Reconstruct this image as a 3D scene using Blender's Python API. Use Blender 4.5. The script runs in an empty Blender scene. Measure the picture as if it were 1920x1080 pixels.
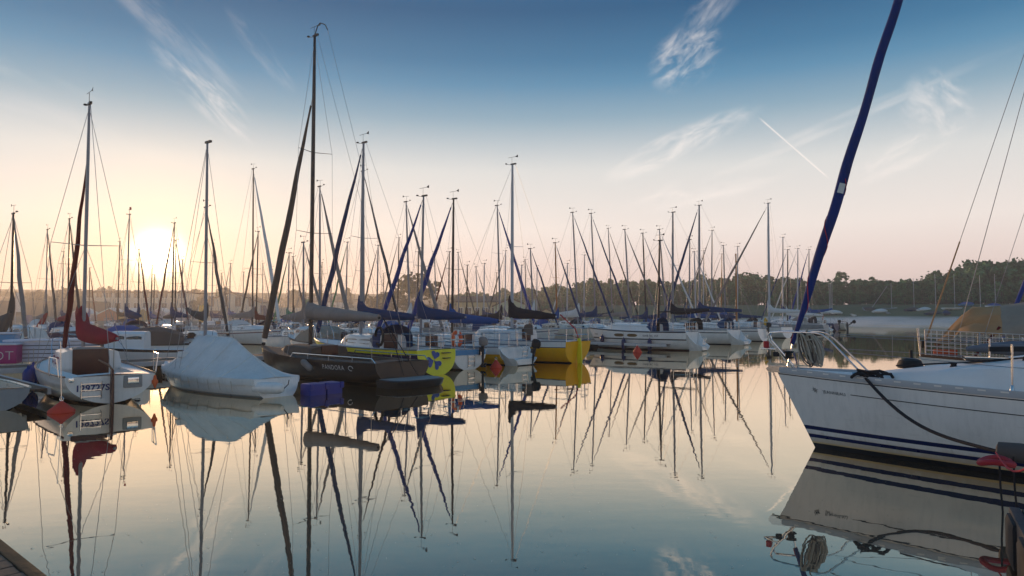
import bpy, bmesh, math, random
from mathutils import Vector, Matrix, noise
R = math.radians
random.seed(11)
scn = bpy.context.scene
col = scn.collection

# ------------------------------------------------------------------ camera
CAM_H = 2.1
FPX = 1280.0                      # focal length in photograph pixels (24 mm on a 36 mm frame)
PITCH = math.atan(48 / FPX)
cd = bpy.data.cameras.new('camera')
cam = bpy.data.objects.new('camera', cd)
col.objects.link(cam)
cd.lens = 24; cd.sensor_width = 36; cd.clip_end = 3000; cd.clip_start = 0.05
cam.location = (0, 0, CAM_H)
cam.rotation_euler = (math.pi / 2 + PITCH, 0, 0)
scn.camera = cam
scn.render.resolution_x = 1024; scn.render.resolution_y = 576

# ------------------------------------------------------------------ sky
SUN_AZ = math.atan((295 - 960) / FPX)      # left of the view direction
SUN_EL = R(4.3)
SUN = Vector((math.sin(SUN_AZ) * math.cos(SUN_EL), math.cos(SUN_AZ) * math.cos(SUN_EL), math.sin(SUN_EL)))
scn.view_settings.view_transform = 'Standard'
scn.view_settings.look = 'None'
scn.view_settings.exposure = 0.47
scn.view_settings.gamma = 1.0
scn.cycles.max_bounces = 7
scn.cycles.diffuse_bounces = 3
scn.cycles.glossy_bounces = 4
scn.cycles.transmission_bounces = 4
scn.cycles.transparent_max_bounces = 6
scn.cycles.volume_bounces = 1
scn.cycles.caustics_reflective = True      # the water lights the hulls
scn.cycles.blur_glossy = 1.0
scn.cycles.caustics_refractive = False
scn.cycles.sample_clamp_indirect = 6.0
scn.cycles.use_denoising = True


def lin(r, g, b):
    f = lambda c: (c / 255 / 12.92) if c / 255 <= .04045 else ((c / 255 + .055) / 1.055) ** 2.4
    return (f(r), f(g), f(b), 1.0)


class NT:
    """small helper to write node trees as expressions"""
    def __init__(s, tree):
        s.t = tree; s.n = tree.nodes; s.l = tree.links

    def new(s, kind, **kw):
        nd = s.n.new(kind)
        for k, v in kw.items():
            setattr(nd, k, v)
        return nd

    def put(s, sock, val):
        if hasattr(val, 'is_output'):
            s.l.new(val, sock)
        else:
            sock.default_value = val

    def math(s, op, a, b=0.0, c=0.0, clamp=False):
        nd = s.new('ShaderNodeMath', operation=op, use_clamp=clamp)
        s.put(nd.inputs[0], a); s.put(nd.inputs[1], b)
        if op in ('MULTIPLY_ADD', 'SMOOTH_MIN', 'WRAP', 'COMPARE'):
            s.put(nd.inputs[2], c)
        return nd.outputs[0]

    def vmath(s, op, a, b=(0, 0, 0), out=0):
        nd = s.new('ShaderNodeVectorMath', operation=op)
        s.put(nd.inputs[0], a); s.put(nd.inputs[1], b)
        return nd.outputs['Value'] if op in ('DOT_PRODUCT', 'LENGTH', 'DISTANCE') else nd.outputs[0]

    def mix(s, fac, a, b, mode='MIX'):
        nd = s.new('ShaderNodeMix', data_type='RGBA', blend_type=mode)
        s.put(nd.inputs[0], fac); s.put(nd.inputs[6], a); s.put(nd.inputs[7], b)
        return nd.outputs[2]

    def smooth(s, x, lo, hi, a=0.0, b=1.0):
        nd = s.new('ShaderNodeMapRange', interpolation_type='SMOOTHSTEP')
        s.put(nd.inputs[0], x); nd.inputs[1].default_value = lo; nd.inputs[2].default_value = hi
        nd.inputs[3].default_value = a; nd.inputs[4].default_value = b
        return nd.outputs[0]

    def noise(s, vec, scale, detail=4, rough=.55, dist=0.0):
        nd = s.new('ShaderNodeTexNoise')
        if vec is not None:
            s.put(nd.inputs['Vector'], vec)
        nd.inputs['Scale'].default_value = scale
        nd.inputs['Detail'].default_value = detail
        nd.inputs['Roughness'].default_value = rough
        nd.inputs['Distortion'].default_value = dist
        return nd.outputs[0]

    def ramp(s, x, stops, interp='LINEAR'):
        nd = s.new('ShaderNodeValToRGB')
        cr = nd.color_ramp; cr.interpolation = interp
        while len(cr.elements) > 1:
            cr.elements.remove(cr.elements[-1])
        cr.elements[0].position = stops[0][0]; cr.elements[0].color = stops[0][1]
        for p, c in stops[1:]:
            e = cr.elements.new(p); e.color = c
        s.put(nd.inputs[0], x)
        return nd.outputs[0]


def pixdir(px, py):
    """direction of the ray through a photograph pixel"""
    c, s = math.cos(PITCH), math.sin(PITCH)
    a = (px - 960) / FPX; b = (540 - py) / FPX
    return Vector((a, c - b * s, s + b * c))


def wat(px, py, z=0.0):
    d = pixdir(px, py)
    k = (z - CAM_H) / d.z
    return Vector((0, 0, CAM_H)) + d * k


def at(px, py, Y):
    d = pixdir(px, py)
    return Vector((0, 0, CAM_H)) + d * (Y / d.y)


world = bpy.data.worlds.new('World')
scn.world = world
world.use_nodes = True
W = NT(world.node_tree)
W.n.clear()
gd = W.new('ShaderNodeTexCoord').outputs['Generated']
gdn = W.vmath('NORMALIZE', gd)
sepd = W.new('ShaderNodeSeparateXYZ'); W.l.new(gdn, sepd.inputs[0])
dz = sepd.outputs[2]
# the clear dawn sky: haze-pale and pinkish low down, deep blue higher up, the same all the way round
lk = lambda r, g, b: tuple(c * .835 for c in lin(r, g, b)[:3]) + (1.0,)
clear = W.ramp(W.math('MAXIMUM', dz, 0.0), [
    (0.000, lk(223, 198, 192)), (0.060, lk(228, 207, 200)), (0.121, lk(232, 221, 214)), (0.205, lk(210, 210, 208)),
    (0.276, lk(136, 163, 180)), (0.320, lk(90, 136, 167)), (0.350, lk(68, 117, 152)), (0.410, lk(44, 90, 128)), (0.600, lk(56, 102, 140)), (1.0, lk(62, 108, 146))])
sky = W.new('ShaderNodeTexSky', sky_type='NISHITA')
sky.sun_disc = False
sky.sun_elevation = SUN_EL
sky.sun_rotation = -SUN_AZ if False else SUN_AZ
sky.air_density = 1.0; sky.dust_density = 2.5; sky.ozone_density = 2.0
nish = W.vmath('SCALE', sky.outputs[0])
nish.node.inputs['Scale'].default_value = 0.002
base = W.mix(1.0, clear, nish, 'ADD')
# the glow round the low sun
ca = W.math('MAXIMUM', W.vmath('DOT_PRODUCT', gdn, tuple(SUN)), 0.0)
wide = W.math('POWER', ca, 24.0)
lowd = W.smooth(dz, 0.02, 0.24, 1.0, 0.0)
wide = W.math('MULTIPLY', wide, lowd)
base = W.mix(W.math('MULTIPLY', wide, 0.45), base, lin(250, 214, 172))
near = W.math('POWER', ca, 190.0)
base = W.mix(1.0, base, W.mix(W.math('MULTIPLY', near, 0.34), (0, 0, 0, 1), (0.70, 0.36, 0.06, 1)), 'ADD')
core = W.math('POWER', ca, 4200.0)
corev = W.vmath('SCALE', (1.0, 0.80, 0.46)); W.l.new(W.math('MULTIPLY', core, 6.0), corev.node.inputs['Scale'])
base = W.mix(1.0, base, corev, 'ADD')
# high thin cloud, drawn on a flat layer far above
inv = W.math('DIVIDE', 1.0, W.math('MAXIMUM', dz, 0.03))
flat = W.vmath('SCALE', gdn); W.l.new(inv, flat.node.inputs['Scale'])


def wisp(px, py, rx, ry, tilt, scale, amount, stretch=3.0, thr=(.45, .75), seed=0.0):
    """a patch of cirrus centred on a direction, rx by ry wide (as angles), its fibres along tilt"""
    c = pixdir(px, py).normalized()
    right = Vector((0, 0, 1)).cross(c).normalized() * -1
    up = right.cross(c).normalized()
    t = R(tilt)
    a1 = right * math.cos(t) + up * math.sin(t)
    a2 = up * math.cos(t) - right * math.sin(t)
    off = W.vmath('SUBTRACT', gdn, tuple(c))
    u = W.vmath('DOT_PRODUCT', off, tuple(a1)); v = W.vmath('DOT_PRODUCT', off, tuple(a2))
    cmb = W.new('ShaderNodeCombineXYZ')
    W.put(cmb.inputs[0], W.math('MULTIPLY', u, scale / stretch)); W.put(cmb.inputs[1], W.math('MULTIPLY', v, scale))
    cmb.inputs[2].default_value = seed
    n1 = W.noise(cmb.outputs[0], 1.0, 9, .58, .45)
    bump = W.math('ADD', W.math('POWER', W.math('DIVIDE', u, rx), 2.0), W.math('POWER', W.math('DIVIDE', v, ry), 2.0))
    edge = W.smooth(bump, 0.0, 1.0, 1.0, 0.0)
    facing = W.smooth(W.vmath('DOT_PRODUCT', gdn, tuple(c)), 0.7, 0.8)
    fib = W.smooth(n1, thr[0] - .02, thr[1] + .06)
    return W.math('MULTIPLY', W.math('MULTIPLY', W.math('MULTIPLY', fib, edge), amount * .72), facing)


clouds = None
for args in [
    (385, 175, .095, .026, -42, 52, .85, 3.5, (.38, .72), 1.0),
    (330, 70, .13, .024, -38, 40, .45, 5, (.40, .75), 2.0),
    (490, 95, .07, .018, -48, 45, .32, 4, (.40, .75), 2.5),
    (1285, 105, .062, .044, 35, 60, .85, 2.2, (.40, .74), 3.0),
    (1330, 20, .08, .024, 40, 50, .5, 3, (.42, .78), 3.5),
    (1275, 270, .13, .024, 22, 46, .95, 3.0, (.36, .70), 4.0),
    (1330, 350, .14, .026, 12, 40, .7, 4, (.38, .75), 5.0),
    (1760, 195, .052, .044, -55, 45, .85, 2.0, (.38, .75), 6.0),
    (1700, 285, .085, .024, 25, 45, .85, 3.0, (.38, .75), 6.5),
    (90, 225, .19, .030, -14, 22, .22, 5, (.35, .75), 7.0),
    (60, 145, .10, .014, -16, 36, .22, 4, (.40, .75), 7.5),
    (1560, 235, .22, .012, 19, 40, .45, 6, (.35, .7), 8.0),
]:
    w = wisp(*args)
    clouds = w if clouds is None else W.math('MAXIMUM', clouds, w)
# a short vapour trail
p0, p1 = pixdir(1420, 218).normalized(), pixdir(1557, 337).normalized()
nrm = p0.cross(p1).normalized(); axis = (p1 - p0).normalized(); mid = (p0 + p1) / 2; half = (p1 - p0).length / 2
dd = W.math('ABSOLUTE', W.vmath('DOT_PRODUCT', gdn, tuple(nrm)))
tt = W.vmath('DOT_PRODUCT', W.vmath('SUBTRACT', gdn, tuple(mid)), tuple(axis))
trail = W.math('MULTIPLY', W.smooth(dd, 0.0002, 0.0017, 1.0, 0.0), W.smooth(W.math('ABSOLUTE', tt), half * .75, half, .5, 0.0))
trail = W.math('MULTIPLY', trail, W.smooth(W.vmath('DOT_PRODUCT', gdn, tuple(mid)), .6, .7))
clouds = W.math('MAXIMUM', clouds, trail)
base = W.mix(clouds, base, lin(238, 226, 218))
bg = W.new('ShaderNodeBackground'); W.l.new(base, bg.inputs[0]); bg.inputs[1].default_value = 1.0
ow = W.new('ShaderNodeOutputWorld'); W.l.new(bg.outputs[0], ow.inputs[0])

# ------------------------------------------------------------------ sun
sl = bpy.data.lights.new('sun', 'SUN')
sl.energy = 2.2; sl.angle = R(0.8); sl.color = (1.0, 0.60, 0.30)
so = bpy.data.objects.new('sun', sl); col.objects.link(so)
so.rotation_euler = (-SUN).to_track_quat('-Z', 'Y').to_euler()
so.location = (-40, 60, 30)


# ------------------------------------------------------------------ materials
MATS = {}


def mat(name, rgb, rough=.5, metal=0.0, var=.10, scale=2.5, bump=0.0, bscale=30., streak=0.0, coat=0.0, spec=.5):
    """procedural material: base colour with mottling, optional streaks and fine relief"""
    if name in MATS:
        return MATS[name]
    m = bpy.data.materials.new(name); m.use_nodes = True
    T = NT(m.node_tree); T.n.clear()
    o = T.new('ShaderNodeOutputMaterial'); p = T.new('ShaderNodeBsdfPrincipled')
    T.l.new(p.outputs[0], o.inputs[0])
    tc = T.new('ShaderNodeTexCoord').outputs['Object']
    n = T.noise(tc, scale, 5, .6)
    k = T.smooth(n, .25, .75, 1 - var, 1 + var * .6)
    if streak:
        mp = T.new('ShaderNodeMapping'); T.l.new(tc, mp.inputs[0]); mp.inputs['Scale'].default_value = (7, 7, .7)
        n2 = T.noise(mp.outputs[0], 2.0, 5, .65)
        k = T.math('MULTIPLY', k, T.smooth(n2, .42, .8, 1.0, 1.0 - streak))
    c = T.vmath('SCALE', tuple(rgb[:3])); T.l.new(k, c.node.inputs['Scale'])
    T.l.new(c, p.inputs['Base Color'])
    T.put(p.inputs['Roughness'], T.smooth(n, .2, .8, max(.02, rough * .85), min(1, rough * 1.2)))
    p.inputs['Metallic'].default_value = metal
    p.inputs['Coat Weight'].default_value = coat
    p.inputs['Specular IOR Level'].default_value = spec
    if bump:
        bn = T.noise(tc, bscale, 6, .6)
        b = T.new('ShaderNodeBump'); b.inputs['Strength'].default_value = bump; b.inputs['Distance'].default_value = .02
        T.l.new(bn, b.inputs['Height']); T.l.new(b.outputs[0], p.inputs['Normal'])
    MATS[name] = m
    return m


def sm(name, r, g, b, **kw):
    return mat(name, lin(r, g, b), **kw)


WHITE = sm('gelcoat_white', 240, 237, 232, rough=.22, var=.05, streak=.10, coat=.3)
OFFW = sm('gelcoat_cream', 222, 214, 198, rough=.28, var=.06, streak=.14)
GREYH = sm('gelcoat_grey', 150, 156, 160, rough=.3, var=.08, streak=.1)
DECKW = sm('deck_white', 236, 235, 232, rough=.6, var=.06, bump=.15, bscale=60)
DECKG = sm('deck_grey', 150, 152, 152, rough=.7, var=.1, bump=.2, bscale=60)
NAVY = sm('paint_navy', 18, 28, 84, rough=.3, var=.08)
NAVYST = sm('stripe_navy', 12, 22, 78, rough=.3, var=.05)
BLACKST = sm('stripe_black', 34, 32, 34, rough=.4, var=.05)
ANTI = sm('antifouling_dark', 30, 34, 44, rough=.7, var=.25, bump=.2)
ANTIB = sm('antifouling_black', 22, 20, 22, rough=.7, var=.25)
CHAR = sm('hull_charcoal', 48, 41, 39, rough=.35, var=.10, streak=.12)
CHARD = sm('deck_charcoal', 84, 76, 70, rough=.75, var=.12, bump=.2)
YELL = sm('paint_yellow', 255, 184, 0, rough=.45, var=.06, streak=.08)
LEMON = sm('paint_lemon', 236, 226, 30, rough=.35, var=.05)
LBLUE = sm('paint_light_blue', 60, 140, 190, rough=.35, var=.06)
MAROON = sm('paint_maroon', 96, 26, 26, rough=.35, var=.1)
GREEN = sm('paint_green', 40, 80, 60, rough=.35, var=.1)
PINK = sm('paint_pink', 164, 24, 114, rough=.4, var=.06)
REDB = sm('buoy_red', 214, 62, 36, rough=.55, var=.18, bump=.1)
ORANGE = sm('buoy_orange', 224, 96, 44, rough=.6, var=.12)
ALU = sm('aluminium', 134, 138, 146, rough=.42, metal=.5, var=.06)
ALUW = sm('mast_white', 186, 189, 194, rough=.35, var=.05)
ALUD = sm('mast_dark', 52, 47, 47, rough=.4, metal=.3, var=.1)
BLACKM = sm('mast_black', 36, 34, 38, rough=.35, metal=.2, var=.1)
WOODM = sm('mast_wood', 176, 112, 50, rough=.4, var=.2, scale=6)
STEEL = mat('stainless_steel', (.72, .73, .75), .16, 1.0, .05)
WIRE = mat('rigging_wire', (.34, .34, .35), .45, .6, .05)
GLASSD = sm('window_dark', 34, 34, 40, rough=.08, var=.1, spec=.8)
GLASSB = sm('window_bronze', 120, 96, 66, rough=.1, var=.15, spec=.8)
TEAK = sm('teak', 120, 78, 48, rough=.6, var=.25, scale=9, bump=.2)
MAHOG = sm('mahogany', 70, 24, 16, rough=.35, var=.25, scale=7)
RUBBER = sm('rubber_black', 30, 30, 33, rough=.7, var=.15)
ROPEW = sm('rope_pale', 184, 176, 162, rough=.9, var=.2, scale=40, bump=.4, bscale=150)
ROPED = sm('rope_dark', 44, 40, 44, rough=.9, var=.2, scale=40, bump=.4, bscale=150)
ROPER = sm('rope_red', 190, 60, 70, rough=.9, var=.2, scale=40, bump=.4, bscale=150)
FABNAVY = sm('canvas_navy', 22, 58, 104, rough=.85, var=.2, bump=.35, bscale=14)
FABBLUE = sm('canvas_blue', 28, 82, 150, rough=.85, var=.2, bump=.35, bscale=14)
FABROYAL = sm('canvas_royal_blue', 24, 58, 138, rough=.7, var=.16, bump=.3, bscale=18)
FABBLACK = sm('canvas_black', 40, 34, 42, rough=.85, var=.2, bump=.35, bscale=14)
FABGREY = sm('canvas_grey', 148, 138, 132, rough=.85, var=.14, bump=.35, bscale=14, streak=.15)
FABDGREY = sm('canvas_dark_grey', 92, 84, 80, rough=.85, var=.14, bump=.35, bscale=14)
FABWHITE = sm('canvas_white', 226, 226, 222, rough=.8, var=.10, bump=.3, bscale=14, streak=.1)
FABRED = sm('canvas_maroon', 150, 36, 52, rough=.85, var=.2, bump=.35, bscale=14)
FABDRED = sm('canvas_dark_red', 104, 22, 26, rough=.85, var=.2, bump=.35, bscale=14)
FABTAN = sm('canvas_tan', 186, 146, 104, rough=.85, var=.14, bump=.3, bscale=10)
FABBEIGE = sm('canvas_beige', 160, 146, 130, rough=.85, var=.14, bump=.3, bscale=10)
FABGREEN = sm('canvas_green', 96, 150, 110, rough=.85, var=.2, bump=.35, bscale=14)
PLANK = sm('dock_plank', 128, 104, 86, rough=.85, var=.3, scale=5, bump=.4, bscale=40)
DOCKW = sm('dock_beam_pale', 196, 192, 190, rough=.6, var=.15)
DOCKD = sm('dock_frame_dark', 58, 50, 46, rough=.85, var=.25, bump=.3)
BLUEP = sm('plastic_blue', 22, 44, 140, rough=.42, var=.12)
BOXW = sm('painted_board_white', 214, 220, 232, rough=.55, var=.08, bump=.1)
GREYPL = sm('plastic_grey', 58, 56, 60, rough=.6, var=.15)
YPL = sm('plastic_yellow', 232, 178, 40, rough=.5, var=.1)
REDPL = sm('plastic_red', 184, 40, 50, rough=.5, var=.1)
INKD = sm('lettering_dark', 46, 46, 54, rough=.5, var=.03)
INKB = sm('lettering_blue', 20, 40, 110, rough=.5, var=.03)
INKW = sm('lettering_pale', 226, 220, 216, rough=.5, var=.03)
SHAMB = sm('leaf_blue', 20, 70, 150, rough=.45, var=.03)
# ------------------------------------------------------------------ mesh helpers
class MB:
    def __init__(s):
        s.v = []; s.f = []; s.m = []

    def vert(s, p):
        s.v.append(tuple(p)); return len(s.v) - 1

    def face(s, pts, mi=0):
        ids = [s.vert(p) for p in pts]
        s.f.append(ids); s.m.append(mi)

    def box(s, c, size, mi=0, rz=0.0, ry=0.0):
        c = Vector(c); hx, hy, hz = size[0] / 2, size[1] / 2, size[2] / 2
        M = Matrix.Rotation(rz, 3, 'Z') @ Matrix.Rotation(ry, 3, 'Y')
        b = len(s.v)
        for x in (-hx, hx):
            for y in (-hy, hy):
                for z in (-hz, hz):
                    s.v.append(tuple(c + M @ Vector((x, y, z))))
        for q in ((0, 1, 3, 2), (4, 6, 7, 5), (0, 4, 5, 1), (2, 3, 7, 6), (0, 2, 6, 4), (1, 5, 7, 3)):
            s.f.append([b + i for i in q]); s.m.append(mi)
        return s

    def loft(s, rings, closed=True, capa=False, capb=False, mi=0, band=None):
        n = len(rings[0]); b = len(s.v)
        for r in rings:
            for p in r:
                s.v.append(tuple(p))
        for i in range(len(rings) - 1):
            for j in range(n if closed else n - 1):
                k = (j + 1) % n
                s.f.append([b + i * n + j, b + i * n + k, b + (i + 1) * n + k, b + (i + 1) * n + j])
                s.m.append(band(i, j) if band else mi)
        if capa:
            s.f.append([b + j for j in range(n)][::-1]); s.m.append(mi)
        if capb:
            s.f.append([b + (len(rings) - 1) * n + j for j in range(n)]); s.m.append(mi)
        return s

    def tube(s, pts, r, n=6, mi=0, caps=True, flat=1.0):
        pts = [Vector(p) for p in pts]
        rs = r if isinstance(r, (list, tuple)) else [r] * len(pts)
        rings = []
        prev = None
        for i, p in enumerate(pts):
            a = pts[max(0, i - 1)]; c = pts[min(len(pts) - 1, i + 1)]
            d = (c - a)
            d = d.normalized() if d.length > 1e-9 else Vector((0, 0, 1))
            if prev is None:
                ref = Vector((1, 0, 0)) if abs(d.x) < .8 else Vector((0, 1, 0))
                u = (ref - d * ref.dot(d)).normalized()
            else:
                u = prev - d * prev.dot(d)
                u = u.normalized() if u.length > 1e-6 else d.orthogonal().normalized()
            prev = u
            w = d.cross(u)
            rings.append([p + (u * math.cos(2 * math.pi * k / n) + w * math.sin(2 * math.pi * k / n) * flat) * rs[i] for k in range(n)])
        return s.loft(rings, True, caps, caps, mi)

    def lathe(s, prof, n=12, o=(0, 0, 0), mi=0, axis='z'):
        rings = []
        for r, z in prof:
            ring = []
            for k in range(n):
                a = 2 * math.pi * k / n
                x, y = r * math.cos(a), r * math.sin(a)
                p = (x, y, z) if axis == 'z' else ((z, x, y) if axis == 'x' else (y, z, x))
                ring.append((p[0] + o[0], p[1] + o[1], p[2] + o[2]))
            rings.append(ring)
        return s.loft(rings, True, True, True, mi)

    def mesh(s, name, mats, angle=38, bevel=0.0):
        me = bpy.data.meshes.new(name)
        me.from_pydata(s.v, [], s.f)
        for m in (mats if isinstance(mats, (list, tuple)) else [mats]):
            me.materials.append(m)
        if any(s.m):
            me.polygons.foreach_set('material_index', s.m)
        bm = bmesh.new(); bm.from_mesh(me)
        bmesh.ops.remove_doubles(bm, verts=bm.verts, dist=1e-5)
        bmesh.ops.recalc_face_normals(bm, faces=bm.faces)
        if bevel:
            es = [e for e in bm.edges if len(e.link_faces) == 2 and e.calc_face_angle(0) > R(35)]
            bmesh.ops.bevel(bm, geom=es, offset=bevel, segments=2, affect='EDGES', profile=.6)
        bm.to_mesh(me); bm.free()
        if angle > 0:
            me.polygons.foreach_set('use_smooth', [True] * len(me.polygons))
            me.set_sharp_from_angle(angle=R(angle))
        me.update()
        return me

    def build(s, name, mats, parent=None, angle=38, bevel=0.0):
        return put(name, s.mesh(name, mats, angle, bevel), parent)


def put(name, me, parent=None):
    o = bpy.data.objects.new(name, me); col.objects.link(o)
    if parent is not None:
        o.parent = parent
    return o


def tag(o, label=None, cat=None, group=None, kind=None):
    if label: o['label'] = label
    if cat: o['category'] = cat
    if group: o['group'] = group
    if kind: o['kind'] = kind
    return o


def thing(name, label, cat, loc=(0, 0, 0), rz=0.0, group=None):
    o = bpy.data.objects.new(name, None); col.objects.link(o)
    o.empty_display_size = .3
    o.location = loc; o.rotation_euler = (0, 0, rz)
    return tag(o, label, cat, group)


def lerp(a, b, t):
    return a + (b - a) * t


def sstep(x, a, b):
    t = max(0., min(1., (x - a) / (b - a)))
    return t * t * (3 - 2 * t)


def text_mesh(txt, size, bold=0.0, spacing=1.0):
    """letters as flat outlines: list of (verts2d, faces)"""
    cu = bpy.data.curves.new('lettering', 'FONT')
    cu.body = txt; cu.size = size; cu.offset = bold; cu.space_character = spacing
    cu.resolution_u = 3
    o = bpy.data.objects.new('lettering', cu); col.objects.link(o)
    dg = bpy.context.evaluated_depsgraph_get()
    me = bpy.data.meshes.new_from_object(o.evaluated_get(dg))
    bpy.data.objects.remove(o)
    v = [(p.co.x, p.co.y) for p in me.vertices]; f = [list(p.vertices) for p in me.polygons]
    bpy.data.meshes.remove(me)
    bpy.data.curves.remove(cu)
    return v, f


def lettering(txt, size, fn, mt, parent, name='lettering', bold=0.0, spacing=1.0):
    """letters laid on a surface; fn maps (u, v) on the flat text to a point"""
    v, f = text_mesh(txt, size, bold, spacing)
    mb = MB(); mb.v = [tuple(fn(a, b)) for a, b in v]; mb.f = f; mb.m = [0] * len(f)
    return mb.build(name, mt, parent, angle=0)


# ------------------------------------------------------------------ hulls
class Hull:
    def __init__(s, L, B, fs, fb, tb=.72, sm=.40, rake=.7, tr=0.0, p=2.1, dep=.35, full=2.3, dip=.04, sdep=.16):
        s.L, s.B, s.fs, s.fb, s.tb, s.sm, s.rake, s.tr, s.p, s.dep, s.full, s.dip, s.sdep = L, B, fs, fb, tb, sm, rake, tr, p, dep, full, dip, sdep

    def half(s, u):
        if u < s.sm:
            return s.B / 2 * (s.tb + (1 - s.tb) * math.sin(math.pi / 2 * u / s.sm))
        return s.B / 2 * max(0.012, 1 - ((u - s.sm) / (1 - s.sm)) ** s.p)

    def sheer(s, u):
        return s.fs + (s.fb - s.fs) * u ** 1.6 - s.dip * math.sin(math.pi * u)

    def depth(s, u):
        return s.dep * (s.sdep + (1 - s.sdep) * math.sin(math.pi / 2 * min(1., u * 2.2))) * (1 - .6 * max(0., u - .6) / .4)

    def pt(s, u, z, side=1):
        zd = s.sheer(u); dp = s.depth(u)
        tau = max(0., min(1., (z + dp) / (zd + dp)))
        y = s.half(u) * max(0., 1 - (1 - tau) ** s.full) ** .62
        t = z / zd
        k = max(0., (u - .45) / .55) ** 2
        x = u * s.L - s.rake * (1 - t) * k + s.tr * max(-.3, t) * max(0., 1 - u * 3) ** 2
        return Vector((x, y * side, z))

    def mesh(s, mb, bands, n=22):
        """bands: bottom to top list of (top_of_band, material index); top is ('w', m above water) or ('s', m below the sheer)"""
        us = [i / n for i in range(n)] + [.975, .99, 1.0]
        us = sorted(set(us))
        rings = []; idx = None
        for u in us:
            zd = s.sheer(u); zs = [-s.depth(u)]; bi = []
            for (kind, val), mi in bands:
                top = val if kind == 'w' else zd - val
                a = zs[-1]
                sub = max(1, int((top - a) / .16))
                sub = 3 if mi == bands[0][1] and len(zs) == 1 else sub
                zs += [lerp(a, top, (q + 1) / 4) for q in range(4)]
                bi += [mi] * 4
            rings.append((u, zs, bi))
        for side in (1, -1):
            rr = [[s.pt(u, z, side) for z in zs] for u, zs, _ in rings]
            bi = rings[0][2]
            mb.loft(rr, False, band=lambda i, j: bi[j])
        return us

    def transom(s, mb, mi=0):
        zd = s.sheer(0); n = 12
        zs = [lerp(-s.depth(0), zd, i / n) for i in range(n + 1)]
        for a, b in zip(zs, zs[1:]):
            mb.face([s.pt(0, a, 1), s.pt(0, a, -1), s.pt(0, b, -1), s.pt(0, b, 1)], mi)

    def deckz(s, u):
        return s.sheer(u) - .015

    def deck(s, mb, cock=None, mi=0, mw=1, inner=.62, floor=.38):
        """deck with a sunken cockpit between fractions cock = (u0, u1)"""
        us = sorted(set([i / 18 for i in range(19)] + ([cock[0], cock[1]] if cock else [])))
        prev = None
        for u in us:
            b = s.half(u); z = s.deckz(u); c = b * inner
            x0 = s.pt(u, z, 1).x
            row = [Vector((x0, y, z + k)) for y, k in ((b, 0), (c, .03), (0, .05), (-c, .03), (-b, 0))]
            fl = [Vector((x0, c * .96, z - floor)), Vector((x0, -c * .96, z - floor))]
            if prev:
                pu, pr, pf = prev
                mb.face([pr[0], row[0], row[1], pr[1]], mi); mb.face([pr[3], row[3], row[4], pr[4]], mi)
                inside = cock and pu >= cock[0] - 1e-6 and u <= cock[1] + 1e-6
                if inside:
                    mb.face([pf[0], fl[0], fl[1], pf[1]], mw)
                    mb.face([pr[1], row[1], fl[0], pf[0]], mi); mb.face([pf[1], fl[1], row[3], pr[3]], mi)
                else:
                    mb.face([pr[1], row[1], row[2], pr[2]], mi); mb.face([pr[2], row[2], row[3], pr[3]], mi)
            if cock and (abs(u - cock[0]) < 1e-6 or abs(u - cock[1]) < 1e-6):
                mb.face([row[1], row[2], row[3], fl[1], fl[0]], mi)
            prev = (u, row, fl)

    def rail(s, mb, r=.022, u0=0.0, u1=1.0, dz=.015, n=20, mi=0, seg=5):
        for side in (1, -1):
            mb.tube([s.pt(lerp(u0, u1, i / n), s.sheer(lerp(u0, u1, i / n)), side) + Vector((0, 0, dz)) for i in range(n + 1)], r, seg, mi)


class Cabin:
    def __init__(s, hull, ua, uf, h, w=.62, front=.35, nose=.10, wedge=False):
        s.wedge = wedge
        s.hull, s.h, s.w, s.front, s.nose = hull, h, w, front, nose
        s.xa, s.xf = ua * hull.L, uf * hull.L

    def sec(s, x):
        f = (x - s.xa) / (s.xf - s.xa); u = x / s.hull.L
        hh = s.h * (1 - .12 * f) * lerp(1.0, s.nose, sstep(f, 1 - s.front, 1.0))
        if s.wedge:
            hh = s.h * lerp(1.0, s.nose, f)
        w = min(s.hull.half(u) * s.w, s.hull.half(.4) * s.w)
        w *= lerp(1, .55, sstep(f, .6, 1.0))
        z = s.hull.deckz(min(u, .97)) + .0
        return hh, w, z

    def side(s, x, v, sd):
        hh, w, z = s.sec(x)
        return Vector((x, sd * lerp(w, w * .88, v), z + hh * v * .95))

    def mesh(s, mb, n=12, mi=0):
        rings = []
        for i in range(n + 1):
            x = lerp(s.xa, s.xf, i / n)
            hh, w, z = s.sec(x)
            half = [(w * 1.01, -.03), (w, .0), (w * .95, hh * .5), (w * .88, hh * .93), (w * .74, hh * 1.02), (w * .4, hh * 1.08), (0, hh * 1.1)]
            ring = [(x, y, z + k) for y, k in half] + [(x, -y, z + k) for y, k in half[-2::-1]]
            rings.append(ring)
        mb.loft(rings, False, mi=mi)
        mb.face(rings[0], mi); mb.face(rings[-1], mi)

    def window(s, mb, x0, x1, v0, v1, sd, taper=.25, off=.007, mi=0):
        n = 6; a = []; b = []
        for i in range(n + 1):
            t = i / n; x = lerp(x0, x1, t)
            e = 1 - .28 * (abs(2 * t - 1) ** 4)
            mid = (v0 + v1) / 2; hv = (v1 - v0) / 2 * e * (1 - taper * t)
            pa = s.side(x, mid - hv, sd); pb = s.side(x, mid + hv, sd)
            pa.y += sd * off; pb.y += sd * off
            a.append(pa); b.append(pb)
        for i in range(n):
            mb.face([a[i], a[i + 1], b[i + 1], b[i]], mi)
        rim = a + b[::-1]
        for i in range(len(rim)):
            p, q = rim[i], rim[(i + 1) % len(rim)]
            mb.face([p, q, q - Vector((0, sd * off * 1.6, 0)), p - Vector((0, sd * off * 1.6, 0))], mi)

    def top(s, x):
        hh, w, z = s.sec(x)
        return z + hh * 1.1


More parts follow.
